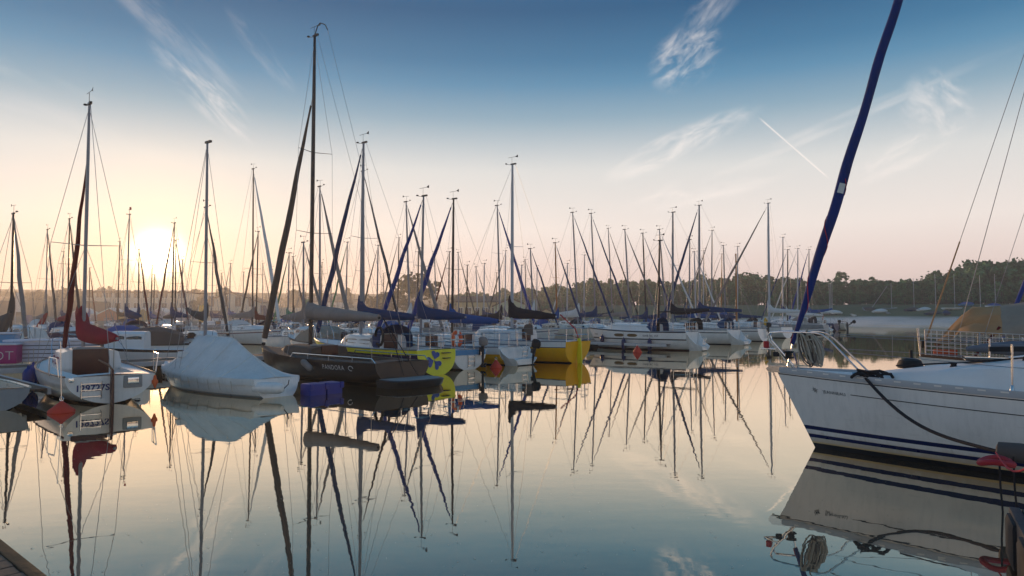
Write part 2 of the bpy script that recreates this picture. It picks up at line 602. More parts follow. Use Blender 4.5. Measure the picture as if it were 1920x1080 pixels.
# ------------------------------------------------------------------ fittings
def outboard(mb, o, mi_cowl=0, mi_leg=1, sc=1.0, tilt=0.0):
    """outboard motor hung at o, facing aft (-x)"""
    o = Vector(o); M = Matrix.Rotation(tilt, 3, 'Y')
    def T(p):
        return o + M @ (Vector(p) * sc)
    rings = []
    for z, rx, ry, cx in ((.10, .10, .08, -.02), (.13, .19, .125, -.05), (.26, .21, .135, -.06), (.38, .19, .125, -.05), (.44, .13, .09, -.03), (.455, .05, .04, -.02)):
        rings.append([T((cx + rx * math.cos(a * math.pi / 6), ry * math.sin(a * math.pi / 6), z)) for a in range(12)])
    mb.loft(rings, True, True, True, mi_cowl)
    rings = []
    for z, rx, ry in ((.11, .075, .06), (-.25, .06, .04), (-.55, .055, .03), (-.62, .06, .035)):
        rings.append([T((-.03 + rx * math.cos(a * math.pi / 4), ry * math.sin(a * math.pi / 4), z)) for a in range(8)])
    mb.loft(rings, True, True, True, mi_leg)
    mb.loft([[T((x, r * math.cos(a * math.pi / 4), -.66 + r * math.sin(a * math.pi / 4))) for a in range(8)] for x, r in ((.10, .01), (.05, .045), (-.08, .05), (-.17, .03), (-.2, .01))], True, True, True, mi_leg)
    mb.loft([[T((x, y, -.54)) for x, y in ((.06, .0), (-.02, .10), (-.17, .10), (-.17, -.10), (-.02, -.10))], [T((x, y, -.552)) for x, y in ((.06, .0), (-.02, .10), (-.17, .10), (-.17, -.10), (-.02, -.10))]], True, True, True, mi_leg)
    for k in range(3):
        a = k * 2.094
        mb.face([T((-.17, .02 * math.cos(a), -.66 + .02 * math.sin(a))), T((-.14, .12 * math.cos(a - .3), -.66 + .12 * math.sin(a - .3))),
                 T((-.18, .13 * math.cos(a + .3), -.66 + .13 * math.sin(a + .3)))], mi_leg)
    c = [T(p) for p in ((.02, -.06, .05), (.10, -.06, .05), (.10, .06, .05), (.02, .06, .05))]
    d = [T(p) for p in ((.02, -.06, -.12), (.10, -.06, -.12), (.10, .06, -.12), (.02, .06, -.12))]
    mb.loft([c, d], True, True, True, mi_leg)


def fender(label, top, length=.55, r=.11, mt=None, group='fenders hanging beside hulls'):
    o = thing('fender', label, 'fender', top, 0, group)
    mb = MB()
    mb.lathe([(.015, 0), (.03, -.03), (.035, -.07), (r * .7, -.12), (r, -.20), (r, -length + .1), (r * .7, -length), (.03, -length - .05), (.02, -length - .09)], 12)
    mb.build('body', mt or NAVY, o)
    MB().tube([(0, 0, 0), (0, 0, .38)], .008, 5).build('lanyard', ROPEW, o)
    return o


def furl_pts(a, b, n=14, sag=0.0, wob=0.0, seed=0):
    a, b = Vector(a), Vector(b); out = []
    for i in range(n + 1):
        t = i / n
        p = a.lerp(b, t)
        if wob:
            p = p + Vector((noise.noise((t * 6, seed, 0)), noise.noise((t * 6, seed, 9)), 0)) * wob * math.sin(math.pi * t)
        p.z -= sag * math.sin(math.pi * t)
        out.append(p)
    return out


def cover_mesh(mb, xm, zb, bl, hgt=.34, collar=.5, w=.13, drop=0.0, seed=0, n=18, droop=.0, curl=0.0):
    """canvas cover over a stowed mainsail along the boom, collar laced round the mast"""
    rings = []
    for i in range(n + 1):
        t = (i / n) ** 1.25
        x = xm + .14 - (bl + .10) * t
        col_ = collar * math.exp(-(t / .085) ** 1.6)
        top = zb + .10 + hgt * (1 - t) ** .9 + col_ + curl * t * t
        bot = zb - .09 - .03 * math.sin(math.pi * t) - droop * math.sin(math.pi * t) + curl * t * t
        ww = w * (1 - .45 * t) * (1 if i not in (0, n) else .75)
        ring = []
        for k in range(12):
            a = 2 * math.pi * k / 12
            yy = math.cos(a) * ww
            s_ = math.sin(a)
            zz = lerp(bot, top, .5 + .5 * s_)
            if s_ > 0:
                yy *= 1 - .45 * s_ * s_
            wr = noise.noise((x * 3.1 + seed * 7, zz * 4.2, k * .4)) * .035
            ring.append((x + wr * .4, yy + wr * (1 if yy > 0 else -1), zz + wr * .7))
        rings.append(ring)
    mb.loft(rings, True, True, True)


def pulpit(mb, hull, h=.55, back=.85, r=.014):
    b = hull.pt(1.0, hull.sheer(1.0), 1); x1 = b.x - .05; z = hull.sheer(1.0)
    ua = 1 - back / hull.L
    for sd in (1, -1):
        p = hull.pt(ua, hull.sheer(ua), sd); p.y *= .93
        pts = [p, p + Vector((.12, 0, h * .75)), Vector((lerp(p.x, x1, .35), p.y * .9, z + h)), Vector((lerp(p.x, x1, .8), p.y * .5 + sd * .03, z + h)), Vector((x1 + .10, sd * .05, z + h)), Vector((x1 + .10, 0, z + h))]
        mb.tube(pts, r, 6)
        q = hull.pt(1 - .28 / hull.L, hull.sheer(.96), sd)
        mb.tube([q, Vector((x1 - .05, sd * .10, z + h))], r, 6)


def pushpit(mb, hull, h=.55, fwd=.75, r=.013, gate=.3):
    z = hull.sheer(0)
    x0 = hull.pt(0, z, 1).x
    for sd in (1, -1):
        yb = hull.half(0) * .94
        uf = fwd / hull.L
        f = hull.pt(uf, hull.sheer(uf), sd); f.y *= .95
        for zz in (h, h * .5):
            mb.tube([f + Vector((0, 0, zz)), Vector((x0 + .18, sd * yb, z + zz)), Vector((x0 + .05, sd * (yb - .1), z + zz)), Vector((x0 + .05, sd * gate * yb, z + zz))], r, 6)
        mb.tube([f, f + Vector((0, 0, h))], r, 6)
        mb.tube([Vector((x0 + .06, sd * (yb - .05), z)), Vector((x0 + .06, sd * (yb - .08), z + h))], r, 6)
        mb.tube([Vector((x0 + .05, sd * gate * yb, z)), Vector((x0 + .05, sd * gate * yb, z + h))], r, 6)
    mb.tube([Vector((x0 + .05, -gate * yb, z + h * .5)), Vector((x0 + .05, gate * yb, z + h * .5))], r, 6)


def lifelines(boat, hull, u0, u1, n=4, h=.55):
    for sd in (1, -1):
        pts = []
        for i in range(n):
            u = lerp(u0, u1, i / (n - 1))
            p = hull.pt(u, hull.sheer(u), sd); p.y *= .96
            pts.append(p)
            if 0 < i < n - 1:
                MB().tube([p, p + Vector((0, 0, h))], .011, 5).build('stanchion', STEEL, boat)
        for zz in (h, h * .52):
            MB().tube([p + Vector((0, 0, zz)) for p in pts], .005, 4).build('lifeline', WIRE, boat)


def sprayhood(mb, x, w, h, z, ln=.9):
    rings = []
    for i in range(7):
        t = i / 6
        xx = x + ln * t
        hh = h * math.cos(t * math.pi / 2 * .92) ** .7
        ring = []
        for k in range(11):
            a = math.pi * k / 10
            yy = math.cos(a) * w * (1 - .06 * t); zz = z + max(.0, math.sin(a)) ** .55 * hh
            ring.append((xx, yy, zz))
        rings.append(ring)
    mb.loft(rings, False)
    inner = [[(p[0], p[1] * .97, p[2] - .012) for p in r] for r in rings]
    mb.loft(inner, False)


# ------------------------------------------------------------------ sailing boat
DEF = dict(L=7.2, B=2.4, fs=.72, fb=.95, tb=.74, sm=.40, rake=.7, tr=.12, full=2.3, p=2.1,
           top=WHITE, bands=None, bottom=ANTI, stripe=None, deck=DECKW, transom=None, cock=(.05, .36),
           cabin=(.36, .74, .42), cabw=.62, win=2, winm=GLASSD, hatch=True,
           mast_u=.58, mast_z=9.0, mast_r=.062, mast=ALU, rake_deg=1.0, spread=((.52, .55),), sweep=.12,
           boom=2.9, boom_z=1.75, cover=FABNAVY, cover_h=.32, collar=.5, cover_w=.13, droop=0.0, curl=0.0,
           furl=None, furl_r=.06, furl_top=.97, fur_bot=.02, stay=True, shroud=True, backstay=True, vane=True, flag=None,
           compw=.62, sdep=.16, rails=0, rudder=None, motor=None, hood=None, lod=1, bag=None, mastless=False, toerail=ALU)


def sailboat(name, label, pos, head, group=None, **kw):
    P = dict(DEF); P.update(kw)
    root = thing(name, label, 'sailboat', (pos[0], pos[1], 0), math.atan2(head[1], head[0]), group)
    h = Hull(P['L'], P['B'], P['fs'], P['fb'], P['tb'], P['sm'], P['rake'], P['tr'], P['p'], .35, P['full'], .04, P['sdep'])
    L = P['L']; lod = P['lod']
    mats = [P['bottom'], P['top'], P['stripe'] or P['top']]
    bands = P['bands']
    if bands is None:
        bands = [(('w', .05), 0), (('s', .20), 1), (('s', .14), 2), (('s', 0), 1)] if P['stripe'] else [(('w', .05), 0), (('s', 0), 1)]
    else:
        mats = [m for m in P['bands'][1]]; bands = P['bands'][0]
    mb = MB(); h.mesh(mb, bands, 22 if lod == 0 else 12); mb.build('hull', mats, root, 50)
    mb = MB(); h.transom(mb); mb.build('transom', P['transom'] or P['top'], root, 50)
    mb = MB(); h.deck(mb, P['cock'], 0, 1); mb.build('deck', [P['deck'], DECKG], root, 30)
    if P['toerail']:
        mb = MB(); h.rail(mb, .02 if lod else .022, n=20 if lod == 0 else 12, seg=5 if lod == 0 else 4); mb.build('toe_rail', P['toerail'], root)
    cab = None
    if P['cabin']:
        a, f, ch = P['cabin']
        cab = Cabin(h, a, f, ch, P['cabw'])
        mb = MB(); cab.mesh(mb, 12 if lod == 0 else 8); c = mb.build('coachroof', P['deck'] if P['deck'] in (CHARD,) else P['top'] if P['top'] in (WHITE, OFFW) else DECKW, root, 42)
        nw = P['win']
        x0, x1 = lerp(cab.xa, cab.xf, .06), lerp(cab.xa, cab.xf, .66)
        for sd in (1, -1):
            for k in range(nw):
                mb = MB(); w0 = lerp(x0, x1, (k + .06) / nw); w1 = lerp(x0, x1, (k + .94) / nw)
                cab.window(mb, w0, w1, .30, .76, sd); mb.build('window', P['winm'], c, 0)
        hh, w, z = cab.sec(cab.xa)
        MB().box((cab.xa - .012, 0, z + hh * .42), (.03, P['compw'], hh * 1.0 + .18)).build('companionway', MAHOG if lod == 0 else GLASSD, c, bevel=.006)
        if P['hatch'] and lod < 2:
            xh = lerp(cab.xa, cab.xf, .16)
            MB().box((xh, 0, cab.top(xh) + .02), (cab.h * 1.5, .64, .05), 0).build('sliding_hatch', DECKG, c, bevel=.012)
    # spars
    if not P['mastless']:
        mx = P['mast_u'] * L; mz = P['mast_z']; rk = math.tan(R(P['rake_deg']))
        foot = (cab.top(mx) if cab and cab.xa < mx < cab.xf else h.deckz(P['mast_u']) + .04) - .04
        def mp(z):
            return Vector((mx - (z - foot) * rk, 0, z))
        r0 = P['mast_r']
        n = 8
        mb = MB(); mb.tube([mp(foot), mp(lerp(foot, mz, .55)), mp(lerp(foot, mz, .8)), mp(mz)], [r0, r0, r0 * .88, r0 * .62], n, flat=.75)
        m = mb.build('mast', P['mast'], root)
        if P['vane']:
            t = mp(mz); mb = MB()
            mb.tube([t + Vector((.03, 0, -.02)), t + Vector((.03, 0, .32))], .007, 4)
            mb.tube([t + Vector((.22, .03, .32)), t + Vector((-.26, -.03, .34))], .008, 4)
            mb.face([t + Vector((-.14, -.02, .34)), t + Vector((-.30, -.03, .28)), t + Vector((-.30, -.03, .42))])
            mb.tube([t + Vector((0, 0, -.04)), t + Vector((.34, .04, .03))], .009, 4)
            mb.lathe([(.01, -.03), (.05, -.02), (.05, .02), (.01, .03)], 6, tuple(t + Vector((.34, .04, .05))))
            mb.build('wind_vane', BLACKM, root)
        MB().box(tuple(mp(mz) + Vector((-.06, 0, .0))), (.30, .07, .06)).build('masthead', BLACKM, m)
        tips = []
        for fz, span in P['spread']:
            q = mp(lerp(foot, mz, fz))
            for sd in (1, -1):
                tip = q + Vector((-span * P['sweep'] * 2, sd * span, .03)); tips.append((sd, tip))
                MB().tube([q, tip], [.022, .013], 5, flat=.6).build('spreader', P['mast'], root)
        if P['shroud']:
            ch_u = P['mast_u'] - .02
            wr = .0065 if lod == 0 else .009
            for sd in (1, -1):
                b = h.pt(ch_u, h.sheer(ch_u), sd); b.y *= .97
                mine = [t for s_, t in tips if s_ == sd]
                MB().tube([b] + mine + [mp(mz * .985)], wr, 4).build('shroud', WIRE, root)
                if lod < 2:
                    MB().tube([b + Vector((-.25, 0, 0)), mp(lerp(foot, mz, P['spread'][0][0] if P['spread'] else .6))], wr, 4).build('shroud', WIRE, root)
        if P['backstay']:
            MB().tube([Vector((.05, 0, h.sheer(0))), mp(mz) + Vector((-.15, 0, 0))], .0065 if lod == 0 else .009, 4).build('backstay', WIRE, root)
        bow = h.pt(.985, h.sheer(.985), 1); bow.y = 0; bow.z += .06
        ftop = mp(lerp(foot, mz, P['furl_top'])) + Vector((r0, 0, 0))
        if P['furl']:
            n = 22 if lod == 0 else 12
            fp = furl_pts(bow.lerp(ftop, .03), bow.lerp(ftop, .97), n, 0, .055 if lod == 0 else .05, mx * 3.7)
            rr = [P['furl_r'] * (.55 + .75 * math.sin(math.pi * min(1, .12 + i / n * .95)) ** .6 + .10 * noise.noise((i * .9, mx, 3))) * lerp(1.1, .62, i / n) for i in range(n + 1)]
            MB().tube(fp, rr, 8).build('furled_sail', P['furl'], root)
            MB().lathe([(.03, 0), (.07, .02), (.075, .1), (.03, .12)], 8, tuple(bow - Vector((.02, 0, .03)))).build('furling_drum', BLACKM, root)
            MB().tube([bow.lerp(ftop, .96), ftop], .012, 5).build('forestay', WIRE, root)
        elif P['stay']:
            MB().tube([bow, ftop], .0075 if lod == 0 else .010, 4).build('forestay', WIRE, root)
        if P['bag']:
            a = bow.lerp(ftop, .03); b = bow.lerp(ftop, .24)
            pts = [a.lerp(b, t / 8) + Vector((-.18 * math.sin(math.pi * t / 8), 0, 0)) for t in range(9)]
            MB().tube(pts, [.10, .22, .28, .30, .29, .26, .20, .12, .05], 10, flat=.6).build('foresail_bag', P['bag'], root)
        # boom and cover
        if P['boom']:
            zb = P['boom_z']; bp = mp(zb)
            MB().tube([bp + Vector((-.06, 0, 0)), bp + Vector((-P['boom'], 0, .02 + P['curl']))], .042, 6).build('boom', P['mast'], root)
            if P['cover']:
                mb = MB(); cover_mesh(mb, bp.x, zb + .02, P['boom'], P['cover_h'], P['collar'], P['cover_w'], seed=pos[0], n=22 if lod == 0 else 14, droop=P['droop'], curl=P['curl'])
                mb.build('sail_cover', P['cover'], root, 60)
            MB().tube([bp + Vector((-P['boom'] * .9, 0, -.04)), Vector((max(.3, bp.x - P['boom'] * .9), 0, h.deckz(.1) - .05))], .012, 4).build('mainsheet', ROPEW, root)
        if P['flag']:
            t = mp(mz)
            MB().tube([t, t + Vector((0, 0, .5))], .008, 4).build('flag_staff', WIRE, root)
            mb = MB(); mb.loft([[(t.x - .02 - .3 * i / 5, t.y + .03 * math.sin(i * 1.3) + yy, t.z + .28 + .2 * j) for j, yy in ((0, 0), (1, 0), (1, .004), (0, .004))] for i in range(6)], True, True, True)
            mb.build('flag', P['flag'], root)
    if P['rails']:
        mb = MB(); pulpit(mb, h); mb.build('pulpit', STEEL, root)
        mb = MB(); pushpit(mb, h); mb.build('pushpit', STEEL, root)
        if P['rails'] > 1:
            lifelines(root, h, .10, .88, 5)
    if P['rudder']:
        z = h.sheer(0); x0 = h.pt(0, z * .4, 1).x
        mb = MB()
        prof = [(-.04, z + .12), (-.16, z + .14), (-.22, z - .1), (-.26, -.05), (-.34, -.35), (-.30, -.7), (-.06, -.7), (-.03, -.1), (.02, z - .1)]
        mb.loft([[(x0 + x, yy, zz) for x, zz in prof] for yy in (-.025, .025)], True, True, True)
        rd = mb.build('rudder', P['rudder'], root, bevel=.008)
        MB().tube([(x0 - .08, 0, z + .14), (x0 + .25, 0, z + .22), (x0 + 1.15, .05, z + .30)], [.024, .026, .018], 6).build('tiller', TEAK, rd)
    if P['motor']:
        z = h.sheer(0); x0 = h.pt(0, z, 1).x
        yy = -h.half(0) * .55
        mb = MB(); outboard(mb, (x0 - .16, yy, z + .02), 0, 1, 1.0); mb.build('outboard_motor', [P['motor'], GREYPL if P['motor'] != GREYPL else BLACKM], root)
        MB().box((x0 - .05, yy, z - .12), (.10, .26, .22)).build('motor_bracket', STEEL, root)
    if P['hood'] and cab:
        mb = MB(); sprayhood(mb, cab.xa - .35, cab.sec(cab.xa)[1] * 1.02, cab.h + .42, h.deckz(.36), 1.0)
        mb.build('sprayhood', P['hood'], root)
    return root, h, cab
# ------------------------------------------------------------------ rows of berths
HD = Vector((-.74, .673)).normalized()     # the way boats point when their sterns face the open water
UD = Vector((HD.y, -HD.x))                 # along the pontoons
S0 = Vector((-9.3, 15.8))
def qn(x, y):
    return (x - S0.x) * HD.x + (y - S0.y) * HD.y
def row_pt(u, q, z=0.0):
    p = S0 + UD * u + HD * q
    return Vector((p.x, p.y, z))

# ------------------------------------------------------------------ ground and water
def shore(az):
    """distance from the camera to the water's edge in direction az (degrees right of the view)"""
    a = (az + 180) % 360 - 180
    t = [(-180, 60), (-120, 70), (-75, 95), (-45, 112), (-30, 110), (-15, 118), (-4, 128), (4, 150), (12, 186), (25, 192), (35, 188), (50, 170), (90, 110), (130, 75), (180, 60)]
    for (a0, d0), (a1, d1) in zip(t, t[1:]):
        if a0 <= a <= a1:
            return lerp(d0, d1, sstep(a, a0, a1)) + 1.5 * math.sin(a * .9) + .8 * math.sin(a * 2.7)
    return 60


def ground_z(x, y):
    r = math.hypot(x, y); az = math.degrees(math.atan2(x, y)); s = r - shore(az)
    right = sstep(az, -4, 10)
    if s < 0:
        return max(-2.5, s * .30) if s > -9 else -2.5
    bank = 4.9 * sstep(s, -10, 38) - 4.9 * sstep(0, -10, 38) * (1 - sstep(s, 0, 10))
    quay = .55 * sstep(s, -1, 2.5) + 2.2 * sstep(s, 10, 80)
    z = lerp(quay, bank, right) if abs(az) < 90 else .6 * sstep(s, -1, 4) + sstep(s, 10, 90)
    z += sstep(s, 60, 330) * (9 * (1 - right) + 3)
    return z + .12 * noise.noise((x * .06, y * .06, 0)) * sstep(s, 0, 12)


mb = MB()
azs = [-180 + 3.0 * i for i in range(120)]
offs = [-60, -12, -8, -5, -2.5, -1, 0, 1, 2.5, 5, 9, 15, 22, 32, 45, 60, 85, 120, 170, 240, 330, 480]
rings = []
for az in azs:
    ring = []
    for o in offs:
        r = max(2.0, shore(az) + o)
        x, y = r * math.sin(R(az)), r * math.cos(R(az))
        ring.append((x, y, ground_z(x, y)))
    rings.append(ring)
rings.append(rings[0])
mb.loft(rings, False)
b = len(mb.v)
mb.f.append([mb.vert(r[0]) for r in rings[:-1]]); mb.m.append(0)

m = bpy.data.materials.new('grass_bank'); m.use_nodes = True
T = NT(m.node_tree); p = T.n['Principled BSDF']
tc = T.new('ShaderNodeTexCoord').outputs['Object']
n1 = T.noise(tc, .18, 6, .65); n2 = T.noise(tc, 2.2, 5, .6)
grass = T.mix(T.smooth(n1, .35, .65), (.095, .120, .036, 1), (.165, .160, .062, 1))
grass = T.mix(T.smooth(n2, .4, .7, 0, .6), grass, (.16, .135, .075, 1))
sx = T.new('ShaderNodeSeparateXYZ'); T.l.new(tc, sx.inputs[0])
side = T.smooth(T.math('ADD', sx.outputs[0], T.math('MULTIPLY', n1, 14)), -4, 14)
dirt = T.mix(T.smooth(n2, .35, .7), (.20, .165, .12, 1), (.11, .10, .06, 1))
T.l.new(T.mix(side, dirt, grass), p.inputs['Base Color']); p.inputs['Roughness'].default_value = .95
bmp = T.new('ShaderNodeBump'); bmp.inputs['Strength'].default_value = .6; bmp.inputs['Distance'].default_value = .3
T.l.new(n2, bmp.inputs['Height']); T.l.new(bmp.outputs[0], p.inputs['Normal'])
tag(mb.build('ground', m, angle=60), 'grassy lake shore and low ground round the marina basin', kind='structure')

m = bpy.data.materials.new('calm_water'); m.use_nodes = True
T = NT(m.node_tree); T.n.clear()
o = T.new('ShaderNodeOutputMaterial')
tc = T.new('ShaderNodeTexCoord').outputs['Object']
mp_ = T.new('ShaderNodeMapping'); T.l.new(tc, mp_.inputs[0]); mp_.inputs['Scale'].default_value = (1.0, 1.7, 1.0)
wave = T.noise(mp_.outputs[0], 1.1, 3, .5)
wave2 = T.noise(mp_.outputs[0], 9.0, 2, .5)
patch = T.smooth(T.noise(tc, .10, 3, .5), .50, .72)
hgt = T.math('ADD', wave, T.math('MULTIPLY', wave2, T.math('MULTIPLY_ADD', patch, .10, .012)))
bmp = T.new('ShaderNodeBump'); bmp.inputs['Strength'].default_value = .028; bmp.inputs['Distance'].default_value = .05
T.l.new(hgt, bmp.inputs['Height'])
gl = T.new('ShaderNodeBsdfGlossy'); gl.inputs['Roughness'].default_value = .012; gl.inputs['Color'].default_value = (1.0, .875, .70, 1)
df = T.new('ShaderNodeBsdfDiffuse'); df.inputs['Color'].default_value = (.170, .122, .085, 1)
T.l.new(bmp.outputs[0], gl.inputs['Normal'])
fr = T.new('ShaderNodeFresnel'); fr.inputs[0].default_value = 1.9
T.l.new(bmp.outputs[0], fr.inputs['Normal'])
mx = T.new('ShaderNodeMixShader'); T.l.new(T.smooth(fr.outputs[0], -.16, .58, .05, .96), mx.inputs[0])
T.l.new(df.outputs[0], mx.inputs[1]); T.l.new(gl.outputs[0], mx.inputs[2]); T.l.new(mx.outputs[0], o.inputs[0])
mb = MB()
mb.face([(330 * math.sin(2 * math.pi * k / 64), 330 * math.cos(2 * math.pi * k / 64), 0) for k in range(63, -1, -1)])
tag(mb.build('water', m, angle=0), 'flat calm harbour water mirroring the masts and sky', kind='structure')
wo = bpy.data.objects['water']
if wo.data.polygons[0].normal.z < 0:
    wo.data.flip_normals()

# ------------------------------------------------------------------ trees
def leaf_mat(name, rgb):
    m = bpy.data.materials.new(name); m.use_nodes = True
    T = NT(m.node_tree); p = T.n['Principled BSDF']
    tc = T.new('ShaderNodeTexCoord').outputs['Object']
    geo = T.new('ShaderNodeNewGeometry')
    n = T.noise(tc, .35, 4, .6)
    k = T.math('MULTIPLY', T.smooth(n, .3, .7, .55, 1.35), T.math('MULTIPLY_ADD', geo.outputs['Random Per Island'], .7, .62))
    c = T.vmath('SCALE', rgb); T.l.new(k, c.node.inputs['Scale']); T.l.new(c, p.inputs['Base Color'])
    p.inputs['Roughness'].default_value = .8; p.inputs['Specular IOR Level'].default_value = .2
    return m

LEAF = leaf_mat('leaves_green', (.056, .165, .060))
LEAFD = leaf_mat('leaves_dark', (.034, .108, .044))
LEAFY = leaf_mat('leaves_olive', (.095, .095, .030))
BARK = sm('bark', 74, 62, 52, rough=.95, var=.3, bump=.5)


def crown_geo(rnd, h, rx, n, leaf=.5, kind='broad', low=.26):
    """leaf faces spread in clumps through a crown from .25h to h; returns verts, faces"""
    v = []; f = []
    clumps = []
    nc = max(6, n // 26)
    for i in range(nc):
        t = rnd.random()
        if kind == 'cone':
            zz = h * (.12 + .86 * t); rr = rx * (1 - t) ** .8 * math.sqrt(rnd.random())
        else:
            zz = h * (low + (.94 - low) * t); rr = rx * math.sqrt(max(.05, 1 - (2 * t - .85) ** 2 * .8)) * math.sqrt(rnd.random())
        a = rnd.random() * 6.283
        clumps.append((rr * math.cos(a), rr * math.sin(a), zz, rx * (.18 + .2 * rnd.random()) * (1 if kind != 'cone' else .6)))
    for i in range(n):
        c = clumps[rnd.randrange(nc)]
        d = Vector((rnd.gauss(0, 1), rnd.gauss(0, 1), rnd.gauss(0, .75))).normalized() * c[3] * (.35 + .75 * rnd.random() ** .6)
        p = Vector((c[0], c[1], c[2])) + d
        nrm = (d.normalized() + Vector((rnd.gauss(0, .5), rnd.gauss(0, .5), rnd.gauss(.3, .5)))).normalized()
        u = nrm.orthogonal().normalized(); w = nrm.cross(u); s = leaf * (.55 + .8 * rnd.random())
        b = len(v)
        for k in range(4):
            a = k * 1.5708 + rnd.random() * .6
            q = p + (u * math.cos(a) + w * math.sin(a) * .75) * s
            v.append((q.x, q.y, q.z))
        f.append((b, b + 1, b + 2, b + 3))
    return v, f


def trunk_geo(mb, rnd, h, r, limbs=5, o=(0, 0, 0)):
    o = Vector(o)
    mb.tube([o + Vector((0, 0, -.3)), o + Vector((.05 * h * rnd.uniform(-.3, .3), 0, h * .3)), o + Vector((.06 * h * rnd.uniform(-.5, .5), .04 * h * rnd.uniform(-.5, .5), h * .85))], [r, r * .75, r * .2], 6)
    for k in range(limbs):
        a = k * 2.4 + rnd.random(); z = h * rnd.uniform(.3, .6); l = h * rnd.uniform(.2, .32)
        mb.tube([o + Vector((0, 0, z)), o + Vector((math.cos(a) * l * .5, math.sin(a) * l * .5, z + l * .5)), o + Vector((math.cos(a) * l, math.sin(a) * l, z + l * .95))], [r * .4, r * .25, r * .08], 5)


def tree(label, px, py_top, Y, width_px, mt=LEAF, kind='broad', n=900, group='single trees on the shore', leaf=.5):
    top = at(px, py_top, Y); gz = ground_z(top.x, top.y); h = top.z - gz; rx = width_px / 2 / FPX * Y
    rnd = random.Random(px * 7 + 3)
    o = thing('tree', label, 'tree', (top.x, top.y, gz), rnd.random() * 6, group)
    mb = MB(); trunk_geo(mb, rnd, h, .022 * h + .05); mb.build('trunk', BARK, o)
    v, f = crown_geo(rnd, h, rx, n, leaf, kind)
    me = bpy.data.meshes.new('crown'); me.from_pydata(v, [], f); me.materials.append(mt); put('crown', me, o)


def wood(name, label, spots, mt, n=330, leaf=.62):
    """far trees that read as one mass"""
    V = []; F = []; rnd = random.Random(5)
    var = [(crown_geo(random.Random(k), 1.0, .34, n, leaf / 10, 'broad', .10)) for k in range(7)]
    tb = MB()
    for x, y, h in spots:
        v, f = var[rnd.randrange(7)]; a = rnd.random() * 6.28; c, s = math.cos(a), math.sin(a); gz = ground_z(x, y)
        wx = h * rnd.uniform(.85, 1.35); b = len(V)
        V += [(x + (p[0] * c - p[1] * s) * wx, y + (p[0] * s + p[1] * c) * wx, gz + p[2] * h) for p in v]
        F += [tuple(i + b for i in q) for q in f]
        tb.tube([(x, y, gz - .3), (x + .1, y, gz + h * .7)], [.16, .05], 5)
    nv = len(V)
    F += [tuple(i + nv for i in q) for q in tb.f]; V += tb.v
    me = bpy.data.meshes.new(name); me.from_pydata(V, [], F)
    me.materials.append(mt); me.materials.append(BARK)
    me.polygons.foreach_set('material_index', [0] * (len(F) - len(tb.f)) + [1] * len(tb.f))
    o = put(name, me); tag(o, label, 'wood', kind='stuff')


def interp(tbl, x):
    for (a, b), (c, d) in zip(tbl, tbl[1:]):
        if a <= x <= c:
            return lerp(b, d, (x - a) / (c - a))
    return tbl[0][1] if x < tbl[0][0] else tbl[-1][1]

SKYLINE = [(700, 556), (850, 552), (1000, 544), (1080, 530), (1200, 526), (1300, 528), (1400, 518), (1500, 526), (1600, 527), (1700, 526), (1760, 516), (1820, 494), (1900, 490), (2100, 480)]
rnd = random.Random(21)
spots = []
for i in range(540):
    px = rnd.uniform(850, 2300); k = i % 3
    az = math.degrees(math.atan((px - 960) / FPX))
    D = (shore(az) + (42, 54, 70)[k] + rnd.uniform(-5, 6))
    Y = D * math.cos(R(az))
    tp = at(px, interp(SKYLINE, px) + (8, 3, 0)[k] + rnd.gauss(0, 3), Y)
    spots.append((tp.x, tp.y, max(3.5, tp.z - ground_z(tp.x, tp.y))))
for i in range(420):            # undergrowth along the edge of the wood
    px = rnd.uniform(1000, 2200); az = math.degrees(math.atan((px - 960) / FPX))
    D = shore(az) + (36, 46, 60)[i % 3] + rnd.uniform(-4, 4); x, y = D * math.sin(R(az)), D * math.cos(R(az))
    spots.append((x, y, rnd.uniform(2.4, 5.0)))
wood('forest', 'dense green wood along the far shore behind the grass bank', spots, LEAF)
spots = []
for i in range(170):
    px = rnd.uniform(-500, 1080); az = math.degrees(math.atan((px - 960) / FPX))
    D = shore(az) + rnd.uniform(80, 170); Y = D * math.cos(R(az))
    tp = at(px, 566 + rnd.gauss(0, 4) - 8 * math.exp(-((px - 960) / 160) ** 2), Y)
    spots.append((tp.x, tp.y, max(4.0, tp.z - ground_z(tp.x, tp.y))))
wood('hillside_wood', 'hazy brown-green trees on the low hill behind the harbour buildings', spots, LEAFY, 260, .7)

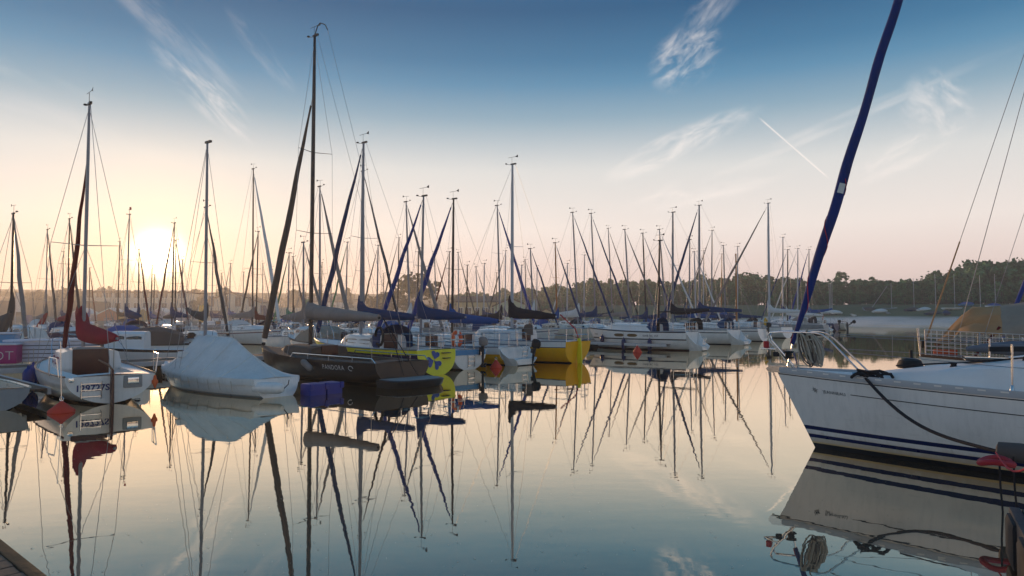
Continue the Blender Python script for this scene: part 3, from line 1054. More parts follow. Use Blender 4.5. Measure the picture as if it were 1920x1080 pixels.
for a in [
    ('tall ragged tree standing above the wood behind the blue furled sail', 1573, 510, 235, 42, LEAF),
    ('tall dark tree at the top of the wood, beside the far thin rigging wires', 1826, 486, 228, 60, LEAFD),
    ('dark tree left of the tallest one in the wood at the frame edge', 1752, 512, 232, 52, LEAFD),
    ('dark spreading tree at the frame edge above the tan tarpaulin', 1900, 484, 226, 74, LEAFD),
    ('rounded tree topping the wood behind the cluster of close masts', 1312, 514, 240, 46, LEAF),
    ('bushy tree standing above the wood beside the lone tall mast', 1408, 512, 240, 50, LEAF),
    ('small thin-topped tree on the skyline behind the grass bank dinghies', 1634, 518, 238, 26, LEAF),
    ('big round olive tree behind the crossing furled sails', 782, 516, 128, 92, LEAFY),
    ('olive bushy tree low behind the masts, next to the big round one', 715, 552, 130, 66, LEAFY),
    ('pointed conifer on the hazy hillside behind the harbour', 652, 542, 170, 26, LEAFY, 'cone'),
    ('small leafy tree above the low brown shed', 74, 546, 150, 26, LEAFY),
    ('hazy round tree behind the end of the long two-storey building', 368, 545, 165, 52, LEAFY),
    ('hazy tree peeping over the roof of the long two-storey building', 198, 540, 172, 44, LEAFY),
    ('hazy tree behind the gabled clubhouse roof', 424, 541, 168, 50, LEAFY),
    ('yellowish tree in front of the hazy trees, beside the clubhouse', 372, 562, 128, 40, LEAFY),
    ('broad hazy tree behind the low brown shed', 132, 545, 160, 66, LEAFY),
    ('hazy tree left of the white hillside house', 555, 545, 172, 44, LEAFY),
    ('hazy tree above the white hillside house', 600, 547, 178, 36, LEAFY),
]:
    tree(a[0], a[1], a[2], a[3], a[4], a[5], *(a[6:7]), n=760 if a[3] < 190 else 620)

# ------------------------------------------------------------------ buildings on the shore
PLW = sm('plaster_white', 238, 232, 224, rough=.8, var=.1)
PLC = sm('plaster_cream', 206, 186, 138, rough=.8, var=.1)
PLG = sm('plaster_pale_green', 188, 198, 168, rough=.8, var=.1)
PLB = sm('plaster_beige', 236, 222, 198, rough=.8, var=.1)
BRN = sm('boards_brown', 128, 108, 92, rough=.85, var=.15, streak=.15)
ROOFB = sm('roof_brown', 108, 84, 66, rough=.85, var=.2)
ROOFG = sm('roof_grey', 104, 98, 94, rough=.85, var=.2)
HUTL = sm('hut_lilac', 196, 182, 196, rough=.8, var=.12, streak=.1)
HUTR = sm('hut_terracotta', 206, 112, 66, rough=.8, var=.12, streak=.1)
HUTO = sm('hut_ochre', 206, 166, 74, rough=.8, var=.12, streak=.1)
TRIMW = sm('trim_white', 236, 230, 222, rough=.7, var=.08)


def building(name, label, px0, px1, Y, base_dz, eave_py, mt, roof='flat', roof_py=None, roofm=ROOFB, depth=8, rows=(), door=None, group=None, cat='building', over=.35):
    """a building facing the water; rows = list of (bottom_m, height_m, n, width_fraction) of windows"""
    xc = (px0 + px1) / 2
    e = at(xc, eave_py, Y); gz = ground_z(e.x, e.y) + base_dz
    w = (px1 - px0) / FPX * Y; h = e.z - gz
    o = thing(name, label, cat, (e.x, e.y, gz), -math.atan2(e.x, e.y) * .35, group)
    MB().box((0, depth / 2, h / 2 - .2), (w, depth, h + .4)).build('wall', mt, o)
    if roof == 'flat':
        MB().box((0, depth / 2, h + .16), (w + over * 2, depth + over * 2, .30)).build('roof', roofm, o, bevel=.03)
    else:
        rp = at(xc, roof_py, Y); rh = rp.z - gz - h
        mb = MB()
        if roof == 'gable':       # ridge runs away from the water, gable faces it
            W2 = w / 2 + over
            drop = over * rh / (w / 2)
            for sd in (1, -1):
                a = [(sd * W2, -over, h - drop), (0, -over, h + rh), (0, depth + over, h + rh), (sd * W2, depth + over, h - drop)]
                mb.loft([[Vector(q) + Vector((0, 0, .003)) for q in a], [Vector(q) + Vector((0, 0, .18)) for q in a]], True, True, True)
            g = MB(); g.loft([[(-w / 2 + .01, y, h - .02), (w / 2 - .01, y, h - .02), (0, y, h + rh - .01)] for y in (.01, .2)], True, True, True)
            g.build('gable_wall', mt, o)
        else:                     # ridge runs along the front
            W2 = w / 2 + over
            for a in ([(-W2, -over, h - .1), (W2, -over, h - .1), (W2, depth / 2, h + rh), (-W2, depth / 2, h + rh)],
                      [(-W2, depth + over, h - .1), (W2, depth + over, h - .1), (W2, depth / 2, h + rh), (-W2, depth / 2, h + rh)]):
                mb.loft([[Vector(q) for q in a], [Vector(q) + Vector((0, 0, .18)) for q in a]], True, True, True)
        mb.build('roof', roofm, o, angle=0)
    for zb, wh, n, wf in rows:
        for k in range(n):
            xx = -w / 2 + w * (k + .5) / n; ww = w / n * wf
            f = MB()
            for dx, dz, sx_, sz_ in ((-ww / 2, 0, .09, wh), (ww / 2, 0, .09, wh), (0, -wh / 2, ww + .09, .1), (0, wh / 2, ww + .09, .1), (0, 0, .06, wh)):
                f.box((xx + dx, -.03, zb + wh / 2 + dz), (sx_, .09, sz_))
            fo = f.build('window', TRIMW, o, angle=0)
            MB().box((xx, -.004, zb + wh / 2), (ww, .02, wh)).build('pane', GLASSD, fo, angle=0)
    if door:
        dx, dw, dh, dm = door
        d = MB().box((dx * w, -.03, dh / 2), (dw, .08, dh)).build('door', dm, o, angle=0)
        MB().box((dx * w + dw * .35, -.09, dh * .48), (.05, .06, .14)).build('handle', STEEL, d, angle=0)
    return o, w, h

building('harbour_building', 'long two-storey cream building with a flat roof behind the beach huts', 168, 345, 140, 0, 549, PLB, 'flat', rows=((.9, 1.4, 11, .62), (3.3, 1.6, 11, .7)), depth=9)
building('shed', 'low brown flat-roofed shed with no windows at the frame edge', -60, 160, 128, 0, 567, BRN, 'flat', roofm=ROOFG, depth=10, door=(.30, 1.2, 2.1, ROOFB))
o, w, h = building('clubhouse', 'gabled beige clubhouse with a tall window group under its roof', 386, 482, 126, 0, 566, PLB, 'gable', 549, ROOFB, depth=12, rows=((2.6, 2.0, 4, .5), (.3, 1.6, 5, .55)))
building('pavilion', 'low beige pavilion with a shallow roof joined beside the clubhouse', 338, 392, 121, 0, 592, PLB, 'ridge', 584, ROOFB, depth=8, rows=((.4, 1.2, 3, .6),))
building('hillside_house', 'white hillside house with a row of balcony windows', 574, 632, 168, 0, 566, PLW, 'ridge', 556, ROOFG, depth=9, rows=((.6, 1.5, 4, .6), (2.8, 1.3, 4, .6)))
building('hillside_house', 'narrow white house with a pointed roof behind the balcony house', 610, 640, 178, 0, 560, PLW, 'gable', 550, ROOFG, depth=9, rows=((2.4, 1.3, 2, .5),))
building('retaining_wall', 'long ochre retaining wall below the hillside houses', 486, 740, 140, 0, 580, PLB, 'flat', roofm=PLB, depth=2, over=.06, cat='wall')
building('villa', 'cream two-storey villa with brown roof among the masts', 856, 934, 124, 0, 566, PLC, 'ridge', 556, ROOFB, depth=9, rows=((3.0, 1.2, 5, .55), (.5, 1.6, 5, .6)))
building('villa_wing', 'pale green gabled house beside the cream villa', 926, 990, 121, 0, 574, PLG, 'gable', 560, ROOFB, depth=9, rows=((.7, 1.5, 3, .6), (2.9, 1.1, 2, .35)), cat='house')
building('cabin', 'small pale cabin with brown roof below the wood, beside the green house', 1004, 1044, 150, 0, 590, PLC, 'gable', 580, ROOFB, depth=6, rows=((.6, 1.0, 2, .5),), cat='cabin')
building('boat_shed', 'low long brown shed roof beside the small pale cabin', 1044, 1090, 152, 0, 592, BRN, 'ridge', 582, ROOFB, depth=6, door=(0, 1.6, 2.0, ROOFB))
for k, (px, wd, mt, lb) in enumerate([
    (150, 38, HUTL, 'lilac beach hut, first in the row beside the maroon sail'), (205, 42, HUTR, 'terracotta beach hut in the row before the long building'),
    (240, 32, HUTO, 'ochre beach hut next to the terracotta one'), (268, 32, HUTO, 'ochre beach hut next to the lilac ones'),
    (297, 34, HUTL, 'lilac beach hut next to the ochre ones'), (329, 34, HUTL, 'lilac beach hut at the far end of the row')]):
    building('beach_hut', lb, px - wd / 2, px + wd / 2, 118, 0, 590, mt, 'gable', 579, TRIMW, depth=4, door=(0, 1.0, 2.0, mt), group='beach huts along the quay', cat='hut', over=.12)

# ------------------------------------------------------------------ pontoons
plank_me = None
def pontoon(name, label, a, b, width, z=.48, planks=True, rim=DOCKW, floats=True, pitch=.16):
    a, b = Vector(a), Vector(b); d = b - a; ln = d.length
    o = thing(name, label, 'pontoon', (a.x, a.y, 0), math.atan2(d.y, d.x), 'floating pontoons')
    mb = MB()
    for y in (-width / 2 + .04, width / 2 - .04):
        mb.box((ln / 2, y, z - .10), (ln, .08, .16))
    mb.build('edge_beam', rim, o, bevel=.01)
    mb = MB()
    k = .8
    while k < ln and floats:
        mb.box((k, 0, .10), (1.1, width * .8, .50)); k += 2.4
    if floats:
        mb.build('float_blocks', DOCKD, o, bevel=.03)
    if planks:
        me = MB().box((0, 0, 0), (pitch * .93, width - .17, .035)).mesh('plank', PLANK, 0, .004)
        n = int(ln / pitch)
        rr = random.Random(int(ln * 100))
        for i in range(min(n, 290)):
            p = put('plank', me, o); p.location = ((i + .5) * pitch, rr.uniform(-.006, .006), z - .045 + rr.uniform(-.003, .003)); p.rotation_euler = (0, 0, rr.uniform(-.006, .006))
    else:
        MB().box((ln / 2, 0, z - .05), (ln, width - .17, .04)).build('decking', PLANK, o)
    return o

PA = 8.3
pontoon('pontoon', 'planked pontoon running behind the nearest row of boats', row_pt(-14, PA), row_pt(30, PA), 1.7)
pontoon('pontoon', 'far end of the nearest pontoon, beyond the yellow boat', row_pt(30.1, PA), row_pt(74, PA), 1.7, planks=False)
for i, (q, u0, u1) in enumerate([(35.5, -30, 62), (63, -35, 50), (90, -35, 40)]):
    pontoon('pontoon', ['second pontoon back, hidden among the sailing boats', 'third pontoon back among the hazy masts', 'rearmost pontoon below the harbour buildings'][i], row_pt(u0, q), row_pt(u1, q), 1.7, planks=False)
def finger(label, u, length, rim=DOCKW, q0=PA - .9):
    return pontoon('finger_pontoon', label, row_pt(u, q0), row_pt(u, q0 - length), .55, .40, planks=False, rim=rim, floats=False)
# ------------------------------------------------------------------ the near row
def near_boat(name, label, stern, mpix, head, **kw):
    S = wat(*stern); hd = Vector(head).normalized()
    if mpix:
        mpx, mpy = mpix
        k = (mpx - 960) / FPX
        t = (S.x - k * S.y) / (k * hd.y - hd.x)
        Y = S.y + hd.y * t
        kw['mast_u'] = t / kw.get('L', 7.2)
        kw['mast_z'] = at(mpx, mpy, Y).z
    return sailboat(name, label, S, hd, 'boats moored along the nearest pontoon', lod=kw.pop('lod', 0), **kw)


def scoop(root, h, ln, mt, plat=DECKW, zp=.24):
    """sugar-scoop stern: sloping wings and a step behind the transom"""
    zd = h.sheer(0); b = h.half(0) * .98
    mb = MB()
    for sd in (1, -1):
        prof = [(.02, zd * .96), (-ln * .22, zd * .66), (-ln * .55, zd * .42), (-ln * .9, zp + .07), (-ln, zp + .02), (-ln * .96, .06), (-ln * .7, -.06), (.02, -.12)]
        mb.loft([[(x, sd * (h.pt(0, min(zd * .98, max(z, .10)), 1).y - y) * (1 - .12 * max(0, -x) / ln), z) for x, z in prof] for y in (.0, .06)], True, True, True)
    mb.box((-ln * .46, 0, zp - .10), (ln * .90, h.pt(0, .14, 1).y * 1.66, .22))
    mb.build('scoop_stern', mt, root, bevel=.012)
    MB().box((-ln / 2, 0, zp + .018), (ln * .84, h.pt(0, .14, 1).y * 1.45, .02)).build('step', plat, root)
    mb = MB()
    for y in (-.16, .16):
        mb.tube([(-ln * .8, y, zp + .03), (-ln * .95, y, zp + .45), (-ln * .7, y, zp + .55)], .012, 5)
    for z in (.15, .32):
        mb.tube([(-ln * .86, -.16, zp + z), (-ln * .86, .16, zp + z)], .012, 5)
    mb.build('ladder', STEEL, root)


def ladder_on_transom(root, h, y0, z0, z1, w=.36):
    mb = MB()
    xa = h.pt(0, z0, 1).x - .05
    for y in (y0 - w / 2, y0 + w / 2):
        mb.tube([(xa + .05, y, z1 + .03), (xa, y, z1), (xa, y, z0), (xa + .05, y, z0 - .03)], .013, 5)
    for k in range(3):
        z = lerp(z0, z1, (k + .3) / 2.6)
        mb.tube([(xa, y0 - w / 2, z), (xa, y0 + w / 2, z)], .013, 5)
    mb.build('ladder', STEEL, root)


def life_ring(label, world, r=.28, mt=ORANGE, rz=0.0):
    o = thing('horseshoe_buoy', label, 'lifebuoy', world, rz, 'lifebuoys on stern rails')
    mb = MB()
    pts = [(.0, math.sin(a) * r * .72, math.cos(a) * r) for a in [R(-150 + 300 * i / 14) for i in range(15)]]
    mb.tube(pts, [.05] + [.075] * 13 + [.05], 8); mb.build('body', mt, o)
    mb = MB()
    for a in (-90, 0, 90):
        mb.box((0, math.sin(R(a)) * r * .72, math.cos(R(a)) * r), (.17, .10 if a == 0 else .17, .17 if a == 0 else .05))
    mb.build('strap', FABWHITE, o, bevel=.01)
    return o


def loc2w(root, p):
    M = Matrix.Translation(root.location) @ Matrix.Rotation(root.rotation_euler.z, 4, 'Z')
    return M @ Vector(p)

# --- white boat with maroon sails and number on its stern
b1, h1, c1 = near_boat('sailboat', 'white sailboat with maroon sail cover and sail number 129727S on its stern', (207, 757), (158, 196), (-.66, .75),
    L=6.7, B=2.2, fs=.66, fb=.86, tb=.84, sm=.42, tr=-.06, full=2.1, sdep=.0, compw=.82, cabin=(.36, .70, .48), cabw=.66, win=2, winm=GLASSB, toerail=MAHOG,
    mast_r=.062, mast=ALU, boom=1.35, boom_z=1.42, cover=FABRED, cover_h=.36, collar=.42, cover_w=.22, droop=.05, furl=FABDRED, furl_r=.060, furl_top=.78,
    spread=((.42, .82),), sweep=.1, rudder=MAHOG, cock=(.07, .36), rails=0, rake_deg=.6)
zt = h1.sheer(0)
for ob in b1.children:                     # the boom is swung a little to the far side
    if ob.name.split('.')[0] in ('boom', 'sail_cover', 'mainsheet'):
        mxb = [c for c in b1.children if c.name.split('.')[0] == 'mast'][0].data.vertices[0].co.x
        ob.matrix_local = Matrix.Translation((mxb, 0, 0)) @ Matrix.Rotation(R(24), 4, 'Z') @ Matrix.Translation((-mxb, 0, 0))
lettering('129727S', .20, lambda a, b: (h1.pt(0, .33 + b, 1).x - .008, .72 - a, .33 + b), INKB, b1, bold=.006)
ladder_on_transom(b1, h1, .40, .16, .54, .40)
MB().box((h1.pt(0, .45, 1).x - .01, -.45, .50), (.05, .40, .30)).build('motor_well', DECKG, b1, bevel=.03)
MB().box((h1.pt(0, .45, 1).x - .03, -.45, .52), (.06, .24, .16)).build('motor_bracket', STEEL, b1, bevel=.02)
mb = MB(); mb.lathe([(.02, -.01), (.06, 0), (.06, .03), (.045, .035)], 12, (h1.pt(0, .6, 1).x - .03, .80, .60), axis='x'); mb.build('cockpit_lamp', STEEL, b1)
mb = MB(); mb.tube([(.2, -1.0, zt), (.2, -1.05, zt + .45), (.9, -1.12, zt + .47), (.9, -1.12, zt)], .013, 6); mb.tube([(.2, 1.0, zt), (.2, 1.05, zt + .42), (.7, 1.12, zt + .44), (.7, 1.12, zt)], .013, 6)
mb.build('stern_rail', STEEL, b1)
mb = MB(); pulpit(mb, h1, .5, .8); mb.build('pulpit', STEEL, b1)
for i, (u, lb) in enumerate([(.62, 'blue fender at the shoulder of the numbered white boat, nearer the stern'), (.74, 'blue fender at the shoulder of the numbered white boat, nearer the bow')]):
    p = h1.pt(u, h1.sheer(u), 1); p.y += .16
    fender(lb, loc2w(b1, p), .62, .13, FABROYAL)
p = loc2w(b1, (.0, -.95, .42)); fender('small orange fender at the far stern corner of the numbered white boat', loc2w(b1, (-.08, -.92, .62)), .22, .07, ORANGE)

# --- low white boat under a tent cover
hd2 = (-.776, .63)
b2, h2, _ = near_boat('sailboat', 'low white sailboat under a pale grey tent-shaped cover', (522, 744), (386, 266), hd2,
    L=6.3, B=2.0, fs=.46, fb=.60, tb=.62, sm=.45, rake=.5, tr=.1, cock=None, cabin=None, bottom=GREYH, sdep=.5, mast_r=.055, boom=0, spread=(), furl=None, vane=False, backstay=False, rake_deg=-.6, toerail=None, shroud=True)
MB_t = MB()
rings = []
for i in range(25):
    u = .02 + .86 * i / 24; x = u * h2.L
    up = (u - .02) / .34 if u < .36 else 1.0
    dn = 1 - (u - .66) / .225 if u > .66 else 1.0
    zr = h2.sheer(u) + .04 + .94 * min(up, dn)
    hb = h2.half(u) + .035; zs = h2.sheer(u)
    seg = []
    wob = .02 * math.sin(i * 1.4)
    for t in (0, .25, .5, .75, 1):
        y = lerp(hb, .03, t); z = lerp(zs + .03, zr, t) - .030 * math.sin(math.pi * t) + .012 * noise.noise((x * 3, t * 4, 0))
        seg.append((x, y + .01 * noise.noise((x * 4, t * 3, 2)), z))
    ring = [(x, hb * .99, zs - .14 + wob), (x, hb + .012, zs - .04)] + seg
    rings.append(ring + [(a, -b_, c) for a, b_, c in ring[::-1]])
MB_t.loft(rings, False); MB_t.face(rings[0]); MB_t.face(rings[-1])
cv = MB_t.build('tent_cover', FABWHITE, b2, 50)
for u in (.20, .36, .50, .66):
    i = min(24, max(0, round((u - .02) / .86 * 24)))
    MB().tube([Vector(p) + Vector((0, .004 if p[1] > 0 else -.004, .006)) for p in rings[i][2:-2]], .013, 5).build('seam', FABWHITE, cv)
MB().tube([Vector(rings[i][6]) + Vector((0, -.03, .01)) for i in range(25)], .018, 5).build('ridge_seam', FABWHITE, cv)
mb = MB(); x0 = .60 * h2.L; hb = h2.half(.6)
mb.loft([[(x0, hb * .42, 1.02), (x0 + .34, hb * .42, 1.0), (x0 + .17, hb * .74, 1.04)], [(x0 - .04, hb * .50, .84), (x0 + .38, hb * .50, .82), (x0 + .17, hb * .80, .90)]], True, True, True)
mb.build('vent_flap', FABWHITE, cv)
mb = MB()
for i in range(3, 24, 2):
    mb.tube([Vector(rings[i][1]) + Vector((0, .01, 0)), Vector(rings[i][0]) + Vector((0, -.02, -.16))], .006, 4)
mb.build('lashing', ROPEW, cv)
f2 = thing('fender', 'long white fender lashed across the stern of the tent-covered boat', 'fender', loc2w(b2, (-.12, .35, .26)), math.atan2(.63, -.776) + .5, 'fenders hanging beside hulls')
MB().lathe([(.02, -.42), (.10, -.38), (.14, -.28), (.14, .28), (.11, .40), (.03, .46)], 14, axis='x').build('body', WHITE, f2)
MB().tube([(-.42, 0, 0), (-.55, .05, .10), (-.60, .1, .22)], .012, 5).build('lanyard', ROPED, f2)

# --- charcoal boat
b3, h3, c3 = near_boat('sailboat', 'charcoal sport sailboat lettered PANDORA with a thick grey sail cover', (757, 722), (583, 68), (-.74, .673),
    L=8.5, B=2.5, fs=.68, fb=.88, tb=.80, sm=.40, rake=.35, tr=.05, top=CHAR, bottom=ANTIB, deck=CHARD, cabin=(.46, .80, .30), cabw=.60, win=0, toerail=None, cock=(.09, .44),
    mast=BLACKM, mast_r=.085, boom=3.9, boom_z=1.95, cover=FABGREY, cover_h=.36, collar=.12, cover_w=.21, furl=FABDGREY, furl_r=.10, furl_top=.80, spread=((.36, .70), (.62, .66)), sweep=.12, rake_deg=.3, shroud=True)
lettering('PANDORA', .20, lambda a, b: h3.pt((2.42 - a) / 8.5, .42 + b, 1) + Vector((0, .008, 0)), INKW, b3, spacing=1.15)
mb = MB(); mb.tube([h3.pt((2.42 - 1.35 - .10 * math.cos(t)) / 8.5, .49 + .07 * math.sin(t), 1) + Vector((0, .008, 0)) for t in [i * .5 for i in range(11)]], .011, 4); mb.build('emblem', INKW, b3)
mb = MB()
bw = h3.half(0)
prof = [(0.0, 1.0), (-.5, .97), (-.8, .86), (-.95, .6), (-1.0, .0)]
pl = [(x, bw * k) for x, k in prof] + [(x, -bw * k) for x, k in prof[-2::-1]]
mb.loft([[(x * .8, y * .92, -.12) for x, y in pl], [(x * .95, y * .98, .06) for x, y in pl], [(x, y, .20) for x, y in pl], [(x * .98, y * .97, .22) for x, y in pl]], True, True, True)
mb.build('stern_platform', CHAR, b3)
MB().loft([[(x * .92 - .01, y * .90, .222) for x, y in pl], [(x * .92 - .01, y * .90, .23) for x, y in pl]], True, True, True).build('platform_mat', DECKG, b3)
mb = MB()
for sd in (1, -1):
    mb.tube([h3.pt(.50, h3.sheer(.5), sd), h3.pt(.49, h3.sheer(.49), sd) + Vector((0, -.03 * sd, .13)), h3.pt(.02, h3.sheer(.02), sd) + Vector((0, -.03 * sd, .13)), h3.pt(.0, h3.sheer(0), sd) + Vector((0, -.02 * sd, 0))], .014, 6)
    for u in (.12, .25, .38):
        mb.tube([h3.pt(u, h3.sheer(u), sd) + Vector((0, -.03 * sd, 0)), h3.pt(u, h3.sheer(u), sd) + Vector((0, -.03 * sd, .13))], .010, 5)
mb.build('hand_rail', STEEL, b3)
for y in (-.05, .12):
    MB().tube([(1.0, 0, 1.95), (.3, y, 1.2), (-.45, y * 3, .32)], .016, 5).build('backstay_tackle', ROPED, b3)
mb = MB()
mz = max(v[2] for v in [tuple(q.co) for q in [c for c in b3.children if c.name.startswith('mast') and c.type == 'MESH'][0].data.vertices])
mxx = [c for c in b3.children if c.name.startswith('mast') and c.type == 'MESH'][0].data.vertices[-1].co.x
mb.tube([(mxx, 0, mz - .05), (mxx - .22, 0, mz + .30), (mxx - .45, 0, mz + .33), (mxx - .70, 0, mz + .2), (mxx - .85, 0, mz - .02)], .018, 5)
mb.build('masthead_wand', BLACKM, b3)
MB().tube([(mxx - .85, 0, mz - .02), (-.2, 0, .9)], .007, 4).build('flick_line', WIRE, b3)
o = thing('fender', 'grey fender resting between the charcoal boat and the blue floats', 'fender', (0, 0, 0), 0, 'fenders hanging beside hulls')
pp = loc2w(b3, h3.pt(.36, .50, 1) + Vector((0, .12, 0)))
o.location = pp; o.rotation_euler = (R(0), R(65), math.atan2(.673, -.74))
MB().lathe([(.02, -.30), (.08, -.26), (.10, -.2), (.10, .2), (.07, .28), (.02, .32)], 10).build('body', FABGREY, o)

# --- dark and yellow boat with the blue clover
b4, h4, c4 = near_boat('sailboat', 'sailboat with lemon yellow stern bearing a blue clover leaf', (822, 703), (677, 268), (-.74, .673),
    L=7.8, B=2.5, fs=.86, fb=1.05, tb=.70, tr=.10, bands=([(('w', .05), 0), (('s', .16), 1), (('s', 0), 2)], [ANTI, NAVY, LEMON]), top=WHITE, transom=LEMON, cabin=(.34, .72, .44), win=2, winm=GLASSB,
    mast=ALU, mast_r=.078, boom=3.3, boom_z=1.95, cover=FABNAVY, cover_h=.30, collar=.45, furl=FABNAVY, furl_r=.085, spread=((.50, .62),), hood=FABNAVY, rails=2, rake_deg=.6, full=2.8)
mb = MB()
cy, cz = .14, .50
for a in (90, 210, 330):
    a = R(a + 12)
    pts = []
    for i in range(17):
        t = i / 16 * 2 * math.pi - math.pi
        hx = .19 * (math.sin(t) ** 3); hy = .165 * (.8125 * math.cos(t) - .3125 * math.cos(2 * t) - .125 * math.cos(3 * t) - .0625 * math.cos(4 * t)) + .20
        yy = cy + hx * math.cos(a) - hy * math.sin(a) * -1; zz = cz + hx * -math.sin(a) * -1 * -1 + hy * math.cos(a)
        yy = cy + hx * math.cos(a) + hy * math.sin(a); zz = cz - hx * math.sin(a) + hy * math.cos(a)
        pts.append((h4.pt(0, zz, 1).x - .012, yy, zz))
    mb.face(pts[:-1])
mb.tube([(h4.pt(0, .46, 1).x - .012, cy, cz), (h4.pt(0, .46, 1).x - .012, cy - .05, cz - .14), (h4.pt(0, .3, 1).x - .012, cy - .02, cz - .27)], .016, 5)
mb.build('clover_emblem', SHAMB, b4, 0)
mb = MB(); mb.box((h4.pt(0, .7, 1).x - .06, -.38, .74), (.14, .34, .025)); mb.box((h4.pt(0, .56, 1).x - .06, -.38, .56), (.14, .30, .025)); mb.build('stern_steps', GREYPL, b4, bevel=.006)
MB().tube([(.1, .55, h4.sheer(0) + .55 + .28 * math.cos(t)) if False else (1.8 + .22 * math.cos(t), 1.15, h4.sheer(.2) + .45 + .32 * math.sin(t)) for t in [i * .6 for i in range(10)]], .05, 7).build('hose_coil', RUBBER, b4)

# --- light blue and white boat
b5, h5, c5 = near_boat('sailboat', 'small white sailboat with light blue stripe, orange lifebuoy and grey outboard', (880, 693), (789, 368), (-.74, .673),
    L=6.0, B=2.2, fs=.76, fb=.92, tb=.78, tr=-.05, full=2.7, bands=([(('w', .05), 0), (('s', .22), 1), (('s', 0), 2)], [ANTI, WHITE, LBLUE]), cabin=(.36, .74, .42), win=2, winm=GLASSB,
    mast=ALU, mast_r=.062, boom=2.6, boom_z=1.95, cover=FABNAVY, cover_h=.34, collar=.55, furl=FABROYAL, furl_r=.08, spread=((.50, .55),), rails=2, motor=FABGREY, rake_deg=1.4)
MB().box((h5.pt(0, .66, 1).x - .006, 0, h5.sheer(0) - .11), (.012, h5.half(0) * 1.9, .2)).build('transom_band', LBLUE, b5)
ladder_on_transom(b5, h5, -.05, .12, .52, .34)
life_ring('orange horseshoe lifebuoy on the light blue boat', loc2w(b5, (.10, .55, h5.sheer(0) + .38)), rz=math.atan2(.673, -.74))

# --- white boat with yellow lower hull and black outboard
b6, h6, c6 = near_boat('sailboat', 'white sailboat with yellow lower hull and black outboard, moored before the big yellow one', (966, 684), (848, 373), (-.76, .65),
    L=6.9, B=2.45, fs=.74, fb=.95, tb=.80, tr=.06, bands=([(('w', .04), 0), (('s', .28), 1), (('s', 0), 2)], [ANTI, YELL, WHITE]), transom=WHITE, cabin=(.40, .76, .40), win=2,
    mast=ALUD, mast_r=.066, boom=2.8, boom_z=1.75, cover=FABBLUE, cover_h=.30, collar=.4, furl=FABROYAL, furl_r=.09, spread=((.48, .55),), rails=2, hood=None, rake_deg=.6)
scoop(b6, h6, .60, WHITE)
mb = MB(); outboard(mb, (-.62, -.45, .60), 0, 1, 1.05, R(-14)); mb.build('outboard_motor', [RUBBER, GREYPL], b6)

# --- big yellow boat
b7, h7, c7 = near_boat('sailboat', 'large yellow-hulled sailboat with black sail cover and yellow rudder', (1080, 680), (960, 308), (-.78, .626),
    L=7.9, B=2.6, fs=.92, fb=1.08, tb=.74, tr=-.14, full=2.8, rake=.8, bands=([(('w', .05), 0), (('s', .26), 1), (('s', .23), 3), (('s', 0), 2)], [ANTIB, YELL, WHITE, BLACKST]), transom=YELL, cabin=(.34, .76, .46), cabw=.66, win=2, winm=GLASSD,
    mast=ALUW, mast_r=.082, boom=2.5, boom_z=1.95, cover=FABBLACK, cover_h=.36, collar=.55, cover_w=.17, furl=None, spread=((.50, .62),), rails=2, rudder=LEMON, rake_deg=.2)
MB().tube([(.95, -.2, 2.05), (.2, -.25, 1.45), (.05, -.3, 1.0)], .03, 6).build('boom_crutch', REDPL, b7)
mb = MB(); mb.loft([[(2.55 + .02 * k, y, 1.12 + z) for y, z in ((-.34, 0), (.34, 0), (.32, .42), (.2, .5), (-.2, .5), (-.32, .42))] for k in (0, 1)], True, True, True); mb.build('companionway_cover', FABDGREY, b7, bevel=.01)

# --- white boat lying behind a red buoy
b8, h8, c8 = near_boat('sailboat', 'white sailboat with dark stripes, two hull windows and three dark fenders', (1300, 657), (1234, 451), (-.80, .60),
    L=6.9, B=2.5, fs=1.06, fb=1.22, tb=.76, tr=.06, rake=.75, bands=([(('w', .07), 0), (('w', .58), 1), (('w', .65), 2), (('s', .05), 1), (('s', 0), 2)], [MAHOG, WHITE, BLACKST]), cabin=(.32, .86, .42), cabw=.7, win=0,
    mast=ALUD, mast_r=.07, boom=2.2, boom_z=2.2, cover=None, furl=None, spread=((.52, .55),), rails=2, hood=FABNAVY, full=2.8, rake_deg=1.2)
scoop(b8, h8, .75, WHITE)
for u0, u1 in ((.42, .52), (.55, .66)):
    mb = MB(); n = 8; a = []; bb = []
    for i in range(n + 1):
        u = lerp(u0, u1, i / n); e = (1 - abs(2 * i / n - 1) ** 5 * .8)
        for arr, sgn in ((a, -1), (bb, 1)):
            arr.append(h8.pt(u, .83 + sgn * .09 * e, 1) + Vector((0, .008, 0)))
    for i in range(n):
        mb.face([a[i], a[i + 1], bb[i + 1], bb[i]])
    mb.build('hull_window', GLASSB, b8, 0)
lettering('SWR AC 157', .17, lambda a, b: h8.pt((2.55 - a) / 6.9, .76 + b, 1) + Vector((0, .008, 0)), INKD, b8)
lettering('Nena', .16, lambda a, b: h8.pt((6.45 - a) / 6.9, .80 + b, 1) + Vector((0, .008, 0)), INKD, b8)
for u, lb in ((.80, 'dark fender on the white boat with hull windows, nearest its bow'), (.545, 'dark fender amidships on the white boat with hull windows'), (.30, 'dark fender on the white boat with hull windows, nearest its stern')):
    p = h8.pt(u, .70 if u < .7 else .86, 1); p.y += .13
    fender(lb, loc2w(b8, p), .68 if u < .7 else .5, .13, NAVY)

